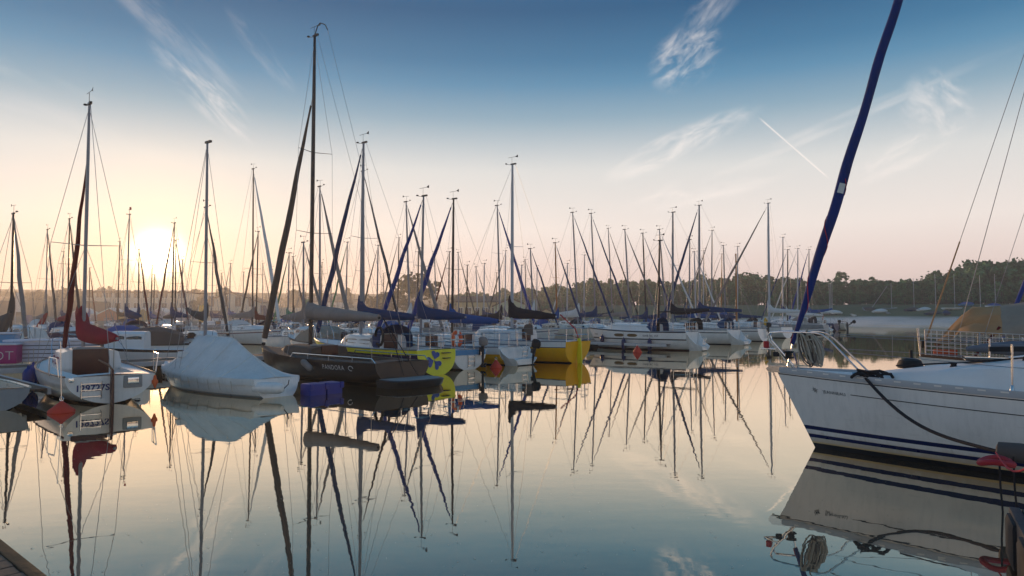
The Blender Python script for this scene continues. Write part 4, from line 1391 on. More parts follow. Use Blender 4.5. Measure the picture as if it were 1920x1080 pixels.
# --- next ones along
b9, h9, c9 = near_boat('sailboat', 'white sailboat with dark stripe and black sail cover behind the hull-window boat', (1378, 646), (1261, 398), (-.74, .673),
    L=8.6, B=2.7, fs=.98, fb=1.18, tb=.76, tr=.06, stripe=BLACKST, cabin=(.36, .78, .42), win=2, mast=ALU, mast_r=.09, boom=2.9, boom_z=2.1, cover=FABBLACK, cover_h=.36, collar=.5, cover_w=.18, curl=.25,
    furl=None, spread=((.52, .62),), rails=2, hood=FABBLACK, rake_deg=.6)
scoop(b9, h9, .9, WHITE)
b10, h10, c10 = near_boat('sailboat', 'white sailboat with dark blue sail cover and black outboard, before the wood', (1434, 640), (1311, 385), (-.74, .673),
    L=8.8, B=2.8, fs=.95, fb=1.15, stripe=BLACKST, cabin=(.36, .78, .42), mast=ALU, mast_r=.10, boom=3.6, boom_z=2.3, cover=FABNAVY, cover_h=.34, collar=.6, furl=FABNAVY, furl_r=.10, spread=((.50, .6),), rails=2, motor=RUBBER, hood=FABNAVY, rake_deg=.5)
life_ring('yellow horseshoe lifebuoy on the stern rail of the blue-covered white boat', loc2w(b10, (.1, -.5, h10.sheer(0) + .5)), mt=YPL, rz=math.atan2(.673, -.74))
b11, h11, c11 = near_boat('sailboat', 'white sailboat with white sail cover and wooden spar beside its tall mast', (1478, 634), (1442, 381), (-.66, .75),
    L=8.4, B=2.7, fs=.92, fb=1.1, cabin=(.36, .78, .42), mast=ALUW, mast_r=.11, boom=3.4, boom_z=2.25, cover=FABWHITE, cover_h=.22, collar=.7, furl=FABGREY, furl_r=.09, spread=((.42, .6), (.7, .5)), rails=1, rake_deg=.2)
MB().tube([(5.0, -.25, 1.2), (5.0, -.25, 7.6)], [.09, .06], 7).build('wooden_spar', WOODM, b11)
b12, h12, c12 = near_boat('sailboat', 'white sailboat with grey tarpaulin and red flag, second last along the open water', (1546, 622), (1467, 445), (-.74, .673),
    L=8.6, B=2.8, fs=.95, fb=1.15, stripe=BLACKST, cabin=(.36, .78, .42), mast=ALUW, mast_r=.09, boom=3.2, boom_z=2.3, cover=FABNAVY, cover_h=.3, collar=.6, furl=None, rails=1, hood=FABGREY)
scoop(b12, h12, .8, WHITE)
MB().tube([(.1, .7, 1.0), (-.15, .75, 2.0)], .016, 5).build('flag_staff', TEAK, b12)
mb = MB(); mb.loft([[(-.15 + .02 * i, .75 + .04 * math.sin(i), 1.95 - .07 * i - .30 * j) for j, e in ((0, 0), (1, 0))] + [(-.14 + .02 * i, .77 + .04 * math.sin(i), 1.95 - .07 * i - .30 * j) for j in (1, 0)] for i in range(6)], True, True, True); mb.build('flag', REDPL, b12)
b13, h13, c13 = near_boat('sailboat', 'small pale sailboat with raised outboard, last one out on the open water', (1588, 619), (1516, 468), (-.74, .673),
    L=7.4, B=2.5, fs=.85, fb=1.0, top=OFFW, cabin=(.36, .76, .40), mast=ALU, mast_r=.085, boom=3.0, boom_z=2.2, cover=FABBLUE, cover_h=.34, collar=.8, curl=.5, furl=FABROYAL, furl_r=.10, rails=1, rudder=GREYPL)
mb = MB(); outboard(mb, (-.45, -.5, .95), 0, 1, 1.1, R(-55)); mb.build('outboard_motor', [RUBBER, GREYPL], b13)

# ------------------------------------------------------------------ mooring buoys
def buoy(label, px, py, r, hgt, staff=0.0):
    p = wat(px, py)
    o = thing('mooring_buoy', label, 'buoy', (p.x, p.y, 0), 0, 'red mooring buoys')
    mb = MB(); mb.lathe([(r * .35, -.12), (r * .8, -.06), (r, .01), (r * .96, .05), (r * .55, hgt * .62), (r * .16, hgt), (r * .10, hgt + .02)], 18); mb.build('float', REDB, o)
    mb = MB(); mb.tube([(.04 * math.cos(a * .7), 0, hgt + .06 + .05 * math.sin(a * .7)) for a in range(10)], .010, 5); mb.build('ring', STEEL, o)
    if staff:
        MB().tube([(0, 0, hgt), (-.05, 0, staff)], .010, 5).build('staff', STEEL, o)
buoy('red cone buoy with a thin staff before the numbered white boat', 115, 773, .26, .22, 1.5)
buoy('red cone buoy between the light blue boat and the black outboard', 930, 690, .24, .30)
buoy('red mooring buoy before the white boat with hull windows', 1195, 661, .25, .36)

# ------------------------------------------------------------------ finger pontoons, dock boxes
def u_at(px, py):
    p = wat(px, py); v = Vector((p.x, p.y)) - S0
    return v.dot(UD)
finger('narrow finger pontoon with white beam beside the numbered white boat', u_at(60, 745) - .3, 6.2)
fg = u_at(600, 742)
finger('narrow finger pontoon between the tent-covered and charcoal boats', fg, 7.3)
p = wat(603, 738)
o = thing('pontoon_float', 'blue plastic pontoon float beside the charcoal boat', 'float', (p.x, p.y, 0), math.atan2(HD.y, HD.x))
MB().box((.0, -.25, .06), (.50, .47, .46)).build('float_block', BLUEP, o, bevel=.05)
MB().box((.0, .25, .06), (.50, .47, .46)).build('float_block', BLUEP, o, bevel=.05)
mb = MB()
for y in (-.45, 0, .45):
    mb.box((-.26, y, .22), (.05, .10, .16))
mb.build('lug', BLUEP, o, bevel=.012)
finger('finger pontoon by the hull-window boat with a pale beam', u_at(1180, 655), 5.5)

bx = at(105, 690, 23.4)
o = thing('dock_box', 'long white planked dock box standing on the pontoon', 'dock box', (bx.x, bx.y, .48), math.atan2(UD.y, UD.x) * .42)
for k in range(5):
    mb = MB().box((0, -.36, .075 + k * .135), (2.75, .035, .108)); mb.build('board', BOXW, o, bevel=.006)
    mb = MB().box((-1.375, 0, .075 + k * .135), (.035, .70, .108)); mb.build('board', BOXW, o, bevel=.006)
MB().box((0, .01, .33), (2.70, .66, .64)).build('carcass', GREYPL, o)
MB().box((0, 0, .72), (2.86, .84, .07)).build('lid', BOXW, o, bevel=.015)
bx = at(-16, 700, 22.2)
o = thing('dock_box', 'pink lettered box on the pontoon at the frame edge', 'dock box', (bx.x, bx.y, .48), math.atan2(UD.y, UD.x) * .42)
MB().box((0, 0, .30), (1.5, .6, .60)).build('carcass', PINK, o, bevel=.02)
MB().box((0, 0, .63), (1.56, .66, .06)).build('lid', BOXW, o, bevel=.015)
lettering('LOT', .42, lambda a, b: (-.12 + a, -.306, .12 + b), FABWHITE, o, bold=-.008)
bx = at(2, 672, 24.0)
o = thing('dock_box', 'small sky blue box behind the pink one', 'dock box', (bx.x, bx.y, .48), .3)
MB().box((0, 0, .45), (.95, .6, .9)).build('carcass', LBLUE, o, bevel=.03); MB().box((0, 0, .93), (1.0, .66, .06)).build('lid', BOXW, o, bevel=.015)

# --- stern of a grey dinghy at the frame edge
hx = wat(-18, 772)
o = thing('dinghy', 'grey dinghy cut by the frame edge below the pink box', 'dinghy', (hx.x, hx.y, 0), math.atan2(.62, -.78))
hh_ = Hull(4.2, 1.7, .46, .58, .82, .4, .4, -.05)
mb = MB(); hh_.mesh(mb, [(('w', .02), 0), (('s', 0), 1)], 14); mb.build('hull', [ANTI, GREYH], o, 50)
mb = MB(); hh_.transom(mb); mb.build('transom', GREYH, o)
mb = MB(); hh_.deck(mb, (.03, .8), inner=.86, floor=.34); mb.build('deck', [OFFW, DECKG], o, 30)
mb = MB(); hh_.rail(mb, .03); mb.build('gunwale', OFFW, o)
for u in (.3, .6):
    MB().box((u * 4.2, 0, hh_.sheer(u) - .14), (.26, hh_.half(u) * 1.8, .03)).build('thwart', TEAK, o, bevel=.006)
# ------------------------------------------------------------------ the big white yacht at the near berth
HJ = Vector((-.87, .49)).normalized()
LJ = 9.4
hj = Hull(LJ, 3.15, 1.02, 1.20, .72, .42, .56, .25, 1.9, .45, 2.5, .03)
bowwl = wat(1531, 839)
sj = Vector((bowwl.x, bowwl.y)) - HJ * (LJ - .58)
yj = thing('sailboat', 'large white yacht lettered JEANNEAU with navy stripes and furled blue foresail', 'sailboat', (sj.x, sj.y, 0), math.atan2(HJ.y, HJ.x))
CREAM = sm('stained_waterline', 214, 186, 138, rough=.4, var=.15)
GELJ = sm('gelcoat_yacht', 236, 232, 228, rough=.2, var=.06, scale=1.6, streak=.12, coat=.25)
# brownish scum line that creeps up from the water, and faint scuffs
T = NT(GELJ.node_tree); pb = [n for n in T.n if n.type == 'BSDF_PRINCIPLED'][0]
src = pb.inputs['Base Color'].links[0].from_socket
tc = T.new('ShaderNodeTexCoord').outputs['Object']; sz = T.new('ShaderNodeSeparateXYZ'); T.l.new(tc, sz.inputs[0])
mpn = T.new('ShaderNodeMapping'); T.l.new(tc, mpn.inputs[0]); mpn.inputs['Scale'].default_value = (3.0, 3.0, .8)
nz = T.noise(mpn.outputs[0], 2.2, 6, .65)
st = T.math('MULTIPLY', T.smooth(T.math('SUBTRACT', sz.outputs[2], T.math('MULTIPLY', nz, .34)), -.06, .12, 1.0, 0.0), .55)
mps = T.new('ShaderNodeMapping'); T.l.new(tc, mps.inputs[0]); mps.inputs['Scale'].default_value = (.7, .7, 6.0)
sc_ = T.math('MULTIPLY', T.smooth(T.noise(mps.outputs[0], 3.0, 7, .7), .60, .74), .22)
cc_ = T.mix(st, src, lin(176, 150, 104)); cc_ = T.mix(sc_, cc_, lin(120, 112, 104))
T.l.new(cc_, pb.inputs['Base Color'])
mb = MB()
hj.mesh(mb, [(('w', .075), 0), (('w', .10), 4), (('w', .16), 1), (('w', .215), 2), (('w', .285), 1), (('w', .345), 2), (('s', .075), 1), (('s', .060), 3), (('s', 0), 1)], 44)
mb.build('hull', [ANTI, GELJ, NAVYST, INKD, CREAM], yj, 60)
mb = MB(); hj.transom(mb); mb.build('transom', GELJ, yj)
mb = MB(); hj.deck(mb, (.04, .30)); mb.build('deck', [DECKW, DECKG], yj, 30)
# slotted aluminium toe rail: segments with drain slots between
mb = MB(); slots = MB()
for sd in (1, -1):
    n = 40
    pts = [hj.pt(i / n, hj.sheer(i / n), sd) for i in range(n + 1)]
    mb.loft([[p + Vector((0, .012 * sd, -.045)), p + Vector((0, .022 * sd, -.01)), p + Vector((0, .018 * sd, .045)), p + Vector((0, -.012 * sd, .045)), p + Vector((0, -.016 * sd, -.02))] for p in pts], True, True, True)
    for i in range(3, n * 2 - 2, 2):
        u = (i + .5) / (n * 2); p = hj.pt(u, hj.sheer(u), sd); q = hj.pt(u + .006, hj.sheer(u + .006), sd); t = (q - p).normalized()
        c = p + Vector((0, .0235 * sd, .016))
        for_ = [c - t * .045 + Vector((0, 0, -.010)), c + t * .045 + Vector((0, 0, -.010)), c + t * .045 + Vector((0, 0, .010)), c - t * .045 + Vector((0, 0, .010))]
        slots.face(for_)
tr_ = mb.build('toe_rail', ALUW, yj, 50)
slots.build('rail_slot', TRIMW, tr_, 0)
cj = Cabin(hj, .42, .885, .78, .80, .92, .02, True)
mb = MB(); cj.mesh(mb, 26); cb = mb.build('coachroof', DECKW, yj, 50)
for sd in (1, -1):
    mb = MB(); cj.window(mb, lerp(cj.xa, cj.xf, .05), lerp(cj.xa, cj.xf, .40), .30, .72, sd, .5); mb.build('window', GLASSD, cb, 0)
MB().box((LJ * .70, 0, cj.top(LJ * .70) + .025), (.55, .55, .05)).build('deck_hatch', GLASSD, cb, bevel=.015)
for x, y in ((LJ * .745, .35), (LJ * .66, .5)):
    MB().lathe([(.05, 0), (.05, .04), (.035, .07), (.045, .10), (.02, .115)], 10, (x, y, cj.side(x, 1, 1).z - .02)).build('deck_fitting', RUBBER, cb)
MB().tube([(LJ * .82, .30, cj.side(LJ * .8, 1, 1).z + .08), (LJ * .72, .42, cj.side(LJ * .70, 1, 1).z + .05), (LJ * .52, .62, cj.side(LJ * .5, 1, 1).z + .05)], .012, 5).build('jib_sheet', ROPED, yj)
MB().box((LJ * .60, .30, cj.top(LJ * .60) + .05), (1.9, .10, .07), ry=.03).build('boat_hook_bag', RUBBER, yj, bevel=.02)
# dark winch cover on the foredeck
mb = MB(); mb.lathe([(.17, 0), (.18, .05), (.15, .12), (.06, .15), (.03, .155)], 12, (LJ * .80, -.42, cj.top(LJ * .80) - .02)); mb.tube([(LJ * .80 - .02, -.55, hj.deckz(.80) + .10), (LJ * .80 - .02, -.55, hj.deckz(.80) + .42)], .022, 8); mb.build('windlass', RUBBER, yj)
# stem fitting
zb = hj.sheer(1.0)
mb = MB()
for y in (-.055, .055):
    mb.loft([[(LJ - .32, y - .008, zb - .02), (LJ + .10, y - .008, zb - .05), (LJ + .15, y - .008, zb + .01), (LJ + .10, y - .008, zb + .06), (LJ - .32, y - .008, zb + .07)],
             [(LJ - .32, y + .008, zb - .02), (LJ + .10, y + .008, zb - .05), (LJ + .15, y + .008, zb + .01), (LJ + .10, y + .008, zb + .06), (LJ - .32, y + .008, zb + .07)]], True, True, True)
mb.lathe([(.04, -.05), (.03, 0), (.04, .05)], 10, (LJ + .08, 0, zb + .015), axis='y')
mb.build('bow_roller', STEEL, yj)
# pulpit
mb = MB(); PH = .60
zt_ = zb + PH
for sd in (1, -1):
    def dk(xb, k=.9):
        u = (LJ - xb) / LJ; p = hj.pt(u, hj.sheer(u), sd); return Vector((p.x, p.y * k, p.z + .03))
    f = dk(1.30)
    pts = [f, f.lerp(Vector((LJ - .75, sd * .40, zt_ - .02)), .86), Vector((LJ - .72, sd * .395, zt_ - .02)), Vector((LJ - .62, sd * .37, zt_ + .005)), Vector((LJ - .42, sd * .30, zt_ + .01)), Vector((LJ - .1, sd * .19, zt_ + .01)), Vector((LJ + .06, sd * .14, zt_ + .0)), Vector((LJ + .10, sd * .13, zt_ - .05)), Vector((LJ + .08, sd * .13, zt_ - .14)), dk(.28, .8)]
    mb.tube(pts, .0145, 8)
    mb.lathe([(.035, 0), (.03, .012), (.017, .03)], 10, tuple(f - Vector((0, 0, .03))))
mb.tube([(LJ - .02, .14, zt_ - .27), (LJ + .22, 0, zt_ - .27), (LJ - .02, -.14, zt_ - .27)], .0125, 8)
mb.build('pulpit', STEEL, yj)
mb = MB(); mb.lathe([(.035, 0), (.045, .01), (.045, .10), (.035, .11)], 12, (LJ + .14, .05, zt_ - .255)); mb.build('port_light', REDPL, yj)
MB().box((LJ + .14, -.07, zt_ - .2), (.08, .09, .08)).build('starboard_light', WHITE, yj, bevel=.015)
MB().box((LJ - .02, .10, zt_ - .35), (.09, .08, .075)).build('bow_lamp', RUBBER, yj, bevel=.012)
# forestay with furled foresail, wound with a cord
foot = Vector((LJ - .16, 0, zb + .10)); mtop = Vector((LJ * .605, 0, 13.2))
a0 = foot.lerp(mtop, .026); a1 = foot.lerp(mtop, .96)
ax = (a1 - a0).normalized(); uu = ax.orthogonal().normalized(); ww = ax.cross(uu)
rings = []; N = 150; line = []
for i in range(N + 1):
    t = i / N
    rad = (.030 + .052 * sstep(t, .0, .16) ** .8) * lerp(1.0, .42, t ** 1.2) * (1 + .05 * noise.noise((t * 30, 0, 0)))
    c = a0.lerp(a1, t) + uu * .006 * noise.noise((t * 7, 1, 0)) + ww * .006 * noise.noise((t * 7, 5, 0))
    tw = t * 46
    rings.append([c + (uu * math.cos(2 * math.pi * k / 14) + ww * math.sin(2 * math.pi * k / 14)) * rad * (1 + .13 * math.cos(2 * math.pi * k / 14 - tw) + .05 * math.cos(2 * (2 * math.pi * k / 14) + tw * .7)) for k in range(14)])
    an = -t * 75
    if t < .24:
        line.append(c + (uu * math.cos(an) + ww * math.sin(an)) * (rad * (1 + .13 * math.cos(an - tw) + .05 * math.cos(2 * an + tw * .7)) + .004))
fs = MB(); fs.loft(rings, True, True, True); fso = fs.build('furled_sail', sm('sailcloth_navy', 20, 46, 118, rough=.7, var=.22, scale=5, bump=.35, bscale=22, streak=.2), yj, 80)
MB().tube(line, .007, 5).build('wrapping_cord', ROPER, fso)
mb = MB(); rr_ = rings[24]; cc = sum((Vector(p) for p in rr_), Vector()) / 14
pd = (cc - Vector(loc2w(yj, cc)) * 0)
mb.tube([foot + Vector((0, 0, -.1)), a0], .014, 6); mb.build('forestay', STEEL, yj)
mb = MB(); mb.lathe([(.03, -.02), (.085, -.01), (.085, .005), (.05, .015), (.05, .07), (.085, .085), (.085, .10), (.03, .11)], 14, tuple(foot.lerp(mtop, .008))); mb.build('furling_drum', RUBBER, yj)
# a pale sail patch on the furled sail
i0 = int(N * .215); mb = MB()
def rp(i, k, off=.006):
    c = sum((Vector(p) for p in rings[i]), Vector()) / 14; d = Vector(rings[i][k % 14]) - c
    return c + d * (1 + off / d.length)
best = min(range(14), key=lambda k: (Matrix.Rotation(math.atan2(HJ.y, HJ.x), 3, 'Z') @ (Vector(rings[i0][k]) - sum((Vector(p) for p in rings[i0]), Vector()) / 14)).y)
for i in range(i0, i0 + 2):
    for k in (best - 2, best - 1, best):
        mb.face([rp(i, k), rp(i, k + 1), rp(i + 1, k + 1), rp(i + 1, k)])
mb.build('sail_patch', FABWHITE, fso, 60)
# mast, stays and lifelines
mb = MB(); mb.tube([(LJ * .575, 0, cj.top(LJ * .575)), (LJ * .575 - .1, 0, 13.4)], [.085, .065], 10, flat=.75); mb.build('mast', ALU, yj)
for sd in (1, -1):
    b_ = hj.pt(.55, hj.sheer(.55), sd); b_.y *= .9
    MB().tube([b_, (LJ * .57, sd * .85, 6.6), (LJ * .565, 0, 12.9)], .005, 5).build('shroud', WIRE, yj)
    MB().tube([(LJ * .572, 0, 6.6), (LJ * .57, sd * .85, 6.62)], .02, 6).build('spreader', ALU, yj)
MB().tube([(LJ * .57, 0, 1.95), (LJ * .57 - 3.4, 0, 1.98)], .06, 8).build('boom', ALU, yj)
mb = MB(); cover_mesh(mb, LJ * .57, 2.0, 3.4, .34, .6, .15, n=20); mb.build('sail_cover', FABNAVY, yj, 60)
mb = MB(); pushpit(mb, hj); mb.build('pushpit', STEEL, yj)
for sd in (1, -1):
    st = []
    for u in (.10, .30, .50, .685):
        p = hj.pt(u, hj.sheer(u), sd); p.y *= .97; st.append(p)
        if u > .2:
            lean = Vector((-.01, .0, .62))
            MB().tube([p, p + lean], .0125, 7).build('stanchion', STEEL, yj)
            MB().lathe([(.04, 0), (.032, .03), (.02, .10), (.016, .11)], 9, tuple(p)).build('stanchion_base', STEEL, yj)
    for zz in (.61, .33):
        end = Vector((LJ - .78, sd * .40, zt_ - .03)) if zz > .5 else Vector((LJ - 1.0, sd * .47, zt_ - .27))
        MB().tube([p + Vector((0, 0, zz)) for p in st] + [end], .0045, 5).build('lifeline', WIRE, yj)
# builder's name and star on the bow, cove line runs from it
def onbow(a, b):
    x = LJ - .62 - a; u = x / LJ; z = hj.sheer(u) - .285 + b
    p = hj.pt(u, z, 1); d = Vector((0, 0, 0)); d.y = .006
    return p + d + Vector((.003, .002, 0))
lettering('JEANNEAU', .066, onbow, INKD, yj, spacing=1.05)
mb = MB()
for k in range(8):
    a = k * math.pi / 4 + .2; r1 = .062 if k % 2 == 0 else .048
    mb.face([onbow(-.12 + .012 * math.cos(a - .5), .03 + .012 * math.sin(a - .5)), onbow(-.12 + r1 * math.cos(a), .03 + r1 * math.sin(a)), onbow(-.12 + .012 * math.cos(a + .5), .03 + .012 * math.sin(a + .5))])
mb.build('star_emblem', INKD, yj, 0)

mb = MB(); n = 40
for sd in (1, -1):
    a_, b_ = [], []
    for i in range(n + 1):
        u = lerp(.0, (LJ - 1.02) / LJ, i / n)
        for arr, dz_ in ((a_, -.262), (b_, -.250)):
            q = hj.pt(u, hj.sheer(u) + dz_, sd); q.y += .004 * sd; arr.append(q)
    for i in range(n):
        mb.face([a_[i], a_[i + 1], b_[i + 1], b_[i]])
mb.build('cove_line', INKD, yj, 60)

# bow line: from the cleat on deck down to the berth
u = .865; cl = hj.pt(u, hj.sheer(u), 1); cl.y -= .04
mb = MB(); mb.tube([cl + Vector((-.14, -.06, .07)), cl + Vector((.14, -.06, .07))], .018, 7); mb.tube([cl + Vector((-.05, -.06, .0)), cl + Vector((-.05, -.06, .07))], .015, 6); mb.tube([cl + Vector((.05, -.06, .0)), cl + Vector((.05, -.06, .07))], .015, 6)
mb.build('mooring_cleat', STEEL, yj)
A = loc2w(yj, cl + Vector((0, 0, .06))); Bp = at(1868, 846, 7.75)
o = thing('mooring_line', 'thick dark mooring rope sagging along the white yacht\'s side', 'rope', A)
pts = [A + Vector(v) for v in ((.30, -.1, .03), (.16, -.16, .07), (.02, -.10, .05), (-.12, -.08, .08), (-.05, -.02, .03))]
pts += [A.lerp(Bp, t) + Vector((-.05 * math.sin(math.pi * t), -.06 * math.sin(math.pi * t), -.26 * math.sin(math.pi * t) * (1 - .35 * t))) for t in [.02 + .98 * i / 16 for i in range(17)]]
PE = at(1990, 848, 7.2)
pts += [Bp + Vector((.10, -.05, -.02)), PE]
MB().tube([p - A for p in pts], .022, 8).build('rope', ROPED, o)
po = thing('mooring_pile', 'steel mooring pile holding the dark bow rope, at the frame edge', 'pile', (PE.x, PE.y, 0))
MB().tube([(0, 0, -2.2), (0, 0, 1.05)], .07, 12).build('post', STEEL, po)
MB().lathe([(.07, 1.04), (.09, 1.05), (.09, 1.09), (.05, 1.11)], 12).build('cap', RUBBER, po)
coil = [loc2w(yj, cl) + Vector((.10 * math.cos(t * .9) + t * .022 - .15, -.05 + .06 * math.sin(t * .9), .06 + .035 * math.sin(t * 1.7))) for t in range(22)]
MB().tube([p - A for p in coil], .022, 7).build('cleat_turns', ROPED, o)

# coiled line hanging on the pulpit
o = thing('rope_coil', 'pale speckled rope coil hanging on the bow rail of the white yacht', 'rope', loc2w(yj, (LJ - .40, .29, zt_)), math.atan2(HJ.y, HJ.x))
rnd = random.Random(4)
for k in range(24):
    w_ = rnd.uniform(.004, .10); dp = .42 + .10 * rnd.random(); y0 = rnd.uniform(-.05, .07); x0 = rnd.uniform(-.08, .08)
    pts = [(x0 - .05 + w_ * math.sin(2 * math.pi * i / 16) * (1 + .3 * math.sin(math.pi * i / 16)) - .16 * math.sin(math.pi * i / 16), y0 + .03 * math.cos(2 * math.pi * i / 16 + k), -dp * .5 * (1 - math.cos(2 * math.pi * i / 16))) for i in range(17)]
    MB().tube(pts, .011, 6).build('loop', ROPEW if k % 3 else FABDGREY, o)
MB().tube([(-.14 + .05 * math.cos(t), .02 + .09 * math.sin(t), -.12 + .012 * t) for t in [i * .6 for i in range(24)]], .012, 6).build('lashing', ROPEW, o)

# ------------------------------------------------------------------ yacht with netting and tan tarpaulin behind it
HN = Vector((-.84, .54)).normalized(); LN = 8.2
hn = Hull(LN, 2.7, .92, 1.05, .76, .42, .6, .1)
bn = at(1722, 690, 17.0); sn = Vector((bn.x, bn.y)) - HN * LN
yn = thing('sailboat', 'white yacht with safety netting and a tan tarpaulin tent, behind the big white yacht', 'sailboat', (sn.x, sn.y, 0), math.atan2(HN.y, HN.x))
mb = MB(); hn.mesh(mb, [(('w', .06), 0), (('s', 0), 1)], 20); mb.build('hull', [ANTI, WHITE], yn, 50)
mb = MB(); hn.transom(mb); mb.build('transom', WHITE, yn)
mb = MB(); hn.deck(mb, (.05, .34)); mb.build('deck', [TEAK, DECKG], yn, 30)
mb = MB(); hn.rail(mb, .03); mb.build('toe_rail', TEAK, yn)
cn = Cabin(hn, .36, .76, .40); mb = MB(); cn.mesh(mb); cnb = mb.build('coachroof', DECKW, yn, 45)
for sd in (1, -1):
    for k in range(3):
        mb = MB(); cn.window(mb, lerp(cn.xa, cn.xf, .06 + .2 * k), lerp(cn.xa, cn.xf, .22 + .2 * k), .3, .75, sd, 0); mb.build('porthole', GLASSD, cnb, 0)
us = [.05 + .93 * i / 7 for i in range(8)]
for sd in (1, -1):
    base_ = []
    for u in us:
        p = hn.pt(u, hn.sheer(u), sd); p.y = p.y * .97; base_.append(p)
        MB().tube([p, p + Vector((0, 0, .66))], .014, 6).build('stanchion', ALUW, yn)
    fine = []
    for a, b in zip(base_, base_[1:]):
        fine += [a.lerp(b, i / 9) for i in range(9)]
    fine.append(base_[-1])
    net = MB()
    for z in [.06 + .1 * k for k in range(7)]:
        net.tube([p + Vector((0, 0, z)) for p in fine], .007, 4)
    for p in fine:
        net.tube([p + Vector((0, 0, .04)), p + Vector((0, 0, .66))], .006, 4)
    net.build('safety_net', TRIMW, yn)
fb_ = Vector((LN - .05, 0, hn.sheer(1))); mt_ = Vector((LN * .60, 0, 11.4))
mb = MB(); mb.tube([fb_ + Vector((0, .12, 0)), fb_ + Vector((.05, .12, .68)), fb_ + Vector((.05, -.12, .68)), fb_ + Vector((0, -.12, 0))], .018, 6); mb.build('pulpit', STEEL, yn)
MB().tube([fb_.lerp(mt_, .03), fb_.lerp(mt_, .27)], [.020, .016], 8).build('furling_tube', FABTAN, yn)
MB().lathe([(.03, 0), (.05, .02), (.05, .16), (.03, .18)], 8, tuple(fb_.lerp(mt_, .02))).build('turnbuckle', RUBBER, yn)
MB().tube([fb_.lerp(mt_, .27), mt_], .008, 5).build('forestay', WIRE, yn)
MB().tube([mt_ + Vector((0, 0, -10.2)), mt_ + Vector((0, 0, .4))], .08, 8).build('mast', WOODM, yn)
for x_, y_ in ((.3, 1.0), (.3, -1.0), (.9, 1.05), (-.5, 1.1)):
    MB().tube([(LN * .6 + x_, y_ * 1.15, .95), mt_ + Vector((0, 0, -.4 if x_ < .5 else -3.2))], .006, 4).build('shroud', WIRE, yn)
for x_, y_, k_ in ((.90, .3, 1.0), (.90, -.3, 1.0), (.84, .7, .72)):
    MB().tube([(LN * x_, y_, 1.5), mt_ + Vector((0, 0, -11.4 * (1 - k_)))], .0055, 4).build('stay', WIRE, yn)
# tarpaulin tent
rings = []
for i in range(29):
    t = i / 28; x = lerp(LN * .955, LN * .06, t); u = x / LN
    zr = 1.30 + 1.02 * min(1, t / .10) ** .8 + .12 * sstep(t, .1, .5) - .06 * math.sin(math.pi * t * 4)
    hb = hn.half(u) * lerp(.50, .92, sstep(t, 0, .12))
    ring = []
    for k in range(13):
        a = k / 12; s_ = abs(2 * a - 1); sd = 1 if a < .5 else -1
        y = sd * hb * s_ ** .9; z = lerp(zr, hn.sheer(u) + (.62 if t > .05 else .3), s_ ** 1.4)
        fold = .11 * noise.noise((x * 2.6, a * 7, 1)) + .07 * math.sin(a * 26 + x * 1.9) * sstep(s_, .1, .9)
        ring.append((x + fold * .4, y + sd * fold, z + fold * .5))
    rings.append(ring)
mb = MB(); mb.loft(rings[:6], False); tp = mb.build('tarpaulin', FABTAN, yn, 70)
mb = MB(); mb.loft(rings[5:], False); mb.build('tarpaulin_panel', FABBEIGE, yn, 70)
pts = [(lerp(LN * .88, LN * .36, i / 10), 1.02 - .02 * i + .06 * math.sin(i * 1.7), 1.30 + .03 * math.sin(i)) for i in range(11)]
MB().tube(pts, [.05, .12, .17, .2, .2, .21, .2, .2, .19, .17, .12], 10).build('rolled_cover', sm('canvas_blue_grey', 112, 118, 130, rough=.85, var=.15, bump=.3, bscale=12), yn)
for i in (4, 8):
    MB().tube([(pts[i][0], pts[i][1] + .215 * math.cos(a), pts[i][2] + .215 * math.sin(a)) for a in [k * .6 for k in range(11)]], .02, 5).build('tie', FABDRED, yn)
MB().tube([(LN * .86, .55, 1.1), (LN * .80, .62, 1.8)], .028, 6).build('spar_end', FABDRED, yn)
MB().box((LN * .93, .05, 1.16), (.5, .22, .14)).build('anchor_chock', ORANGE, yn, bevel=.03)

# --- third one: only its stay and blue furled sail show above the tarpaulin
bt = at(1866, 610, 24)
sailboat('sailboat', 'yacht hidden behind the tan tarpaulin, showing its thin blue furled sail', Vector((bt.x, bt.y)) - HN * 7.5, HN, None, L=7.5, mast_u=.6, mast_z=9.5, furl=FABROYAL, furl_r=.055, cover=FABNAVY, lod=1, rails=1)

# ------------------------------------------------------------------ near pontoons at the frame corners
dl = Vector((.49, -.42)).normalized(); nl = Vector((-.42, -.49)).normalized()
P0 = Vector((-3.40, 4.74)) - dl * 4.0 + nl * .85
P1 = Vector((-3.40, 4.74)) + dl * 7.5 + nl * .85
MOSS = sm('mossy_timber', 62, 58, 40, rough=.95, var=.45, scale=9, bump=.5)
pontoon('pontoon', 'mossy planked pontoon corner nearest the camera', (P0.x, P0.y, 0), (P1.x, P1.y, 0), 1.7, .50, rim=MOSS)
c0 = Vector((4.28, 5.95)); dr = Vector((-.50, -.86)).normalized(); nr = Vector((.86, -.50)).normalized()
a = c0 + nr * .62; b = c0 + nr * .62 + dr * 5.5
pontoon('finger_pontoon', 'dark finger pontoon beside the big white yacht, cut by the frame corner', (a.x, a.y, 0), (b.x, b.y, 0), 1.24, .46, rim=GREYPL)
for i, (k, lb) in enumerate([(.28, 'dark rubber bumper on the end of the finger pontoon'), (1.0, 'dark rubber bumper lower in the frame corner')]):
    p = c0 + dr * k + nr * .03
    o = thing('dock_bumper', lb, 'bumper', (p.x, p.y, .22), math.atan2(dr.y, dr.x), 'rubber bumpers on the finger pontoon')
    MB().box((0, 0, 0), (.44, .14, .40)).build('pad', RUBBER, o, bevel=.06)
p = Vector((4.40, 5.66, .44))
o = thing('drum', 'blue plastic drum standing at the tip of the finger pontoon', 'drum', (p.x, p.y, .44), 0)
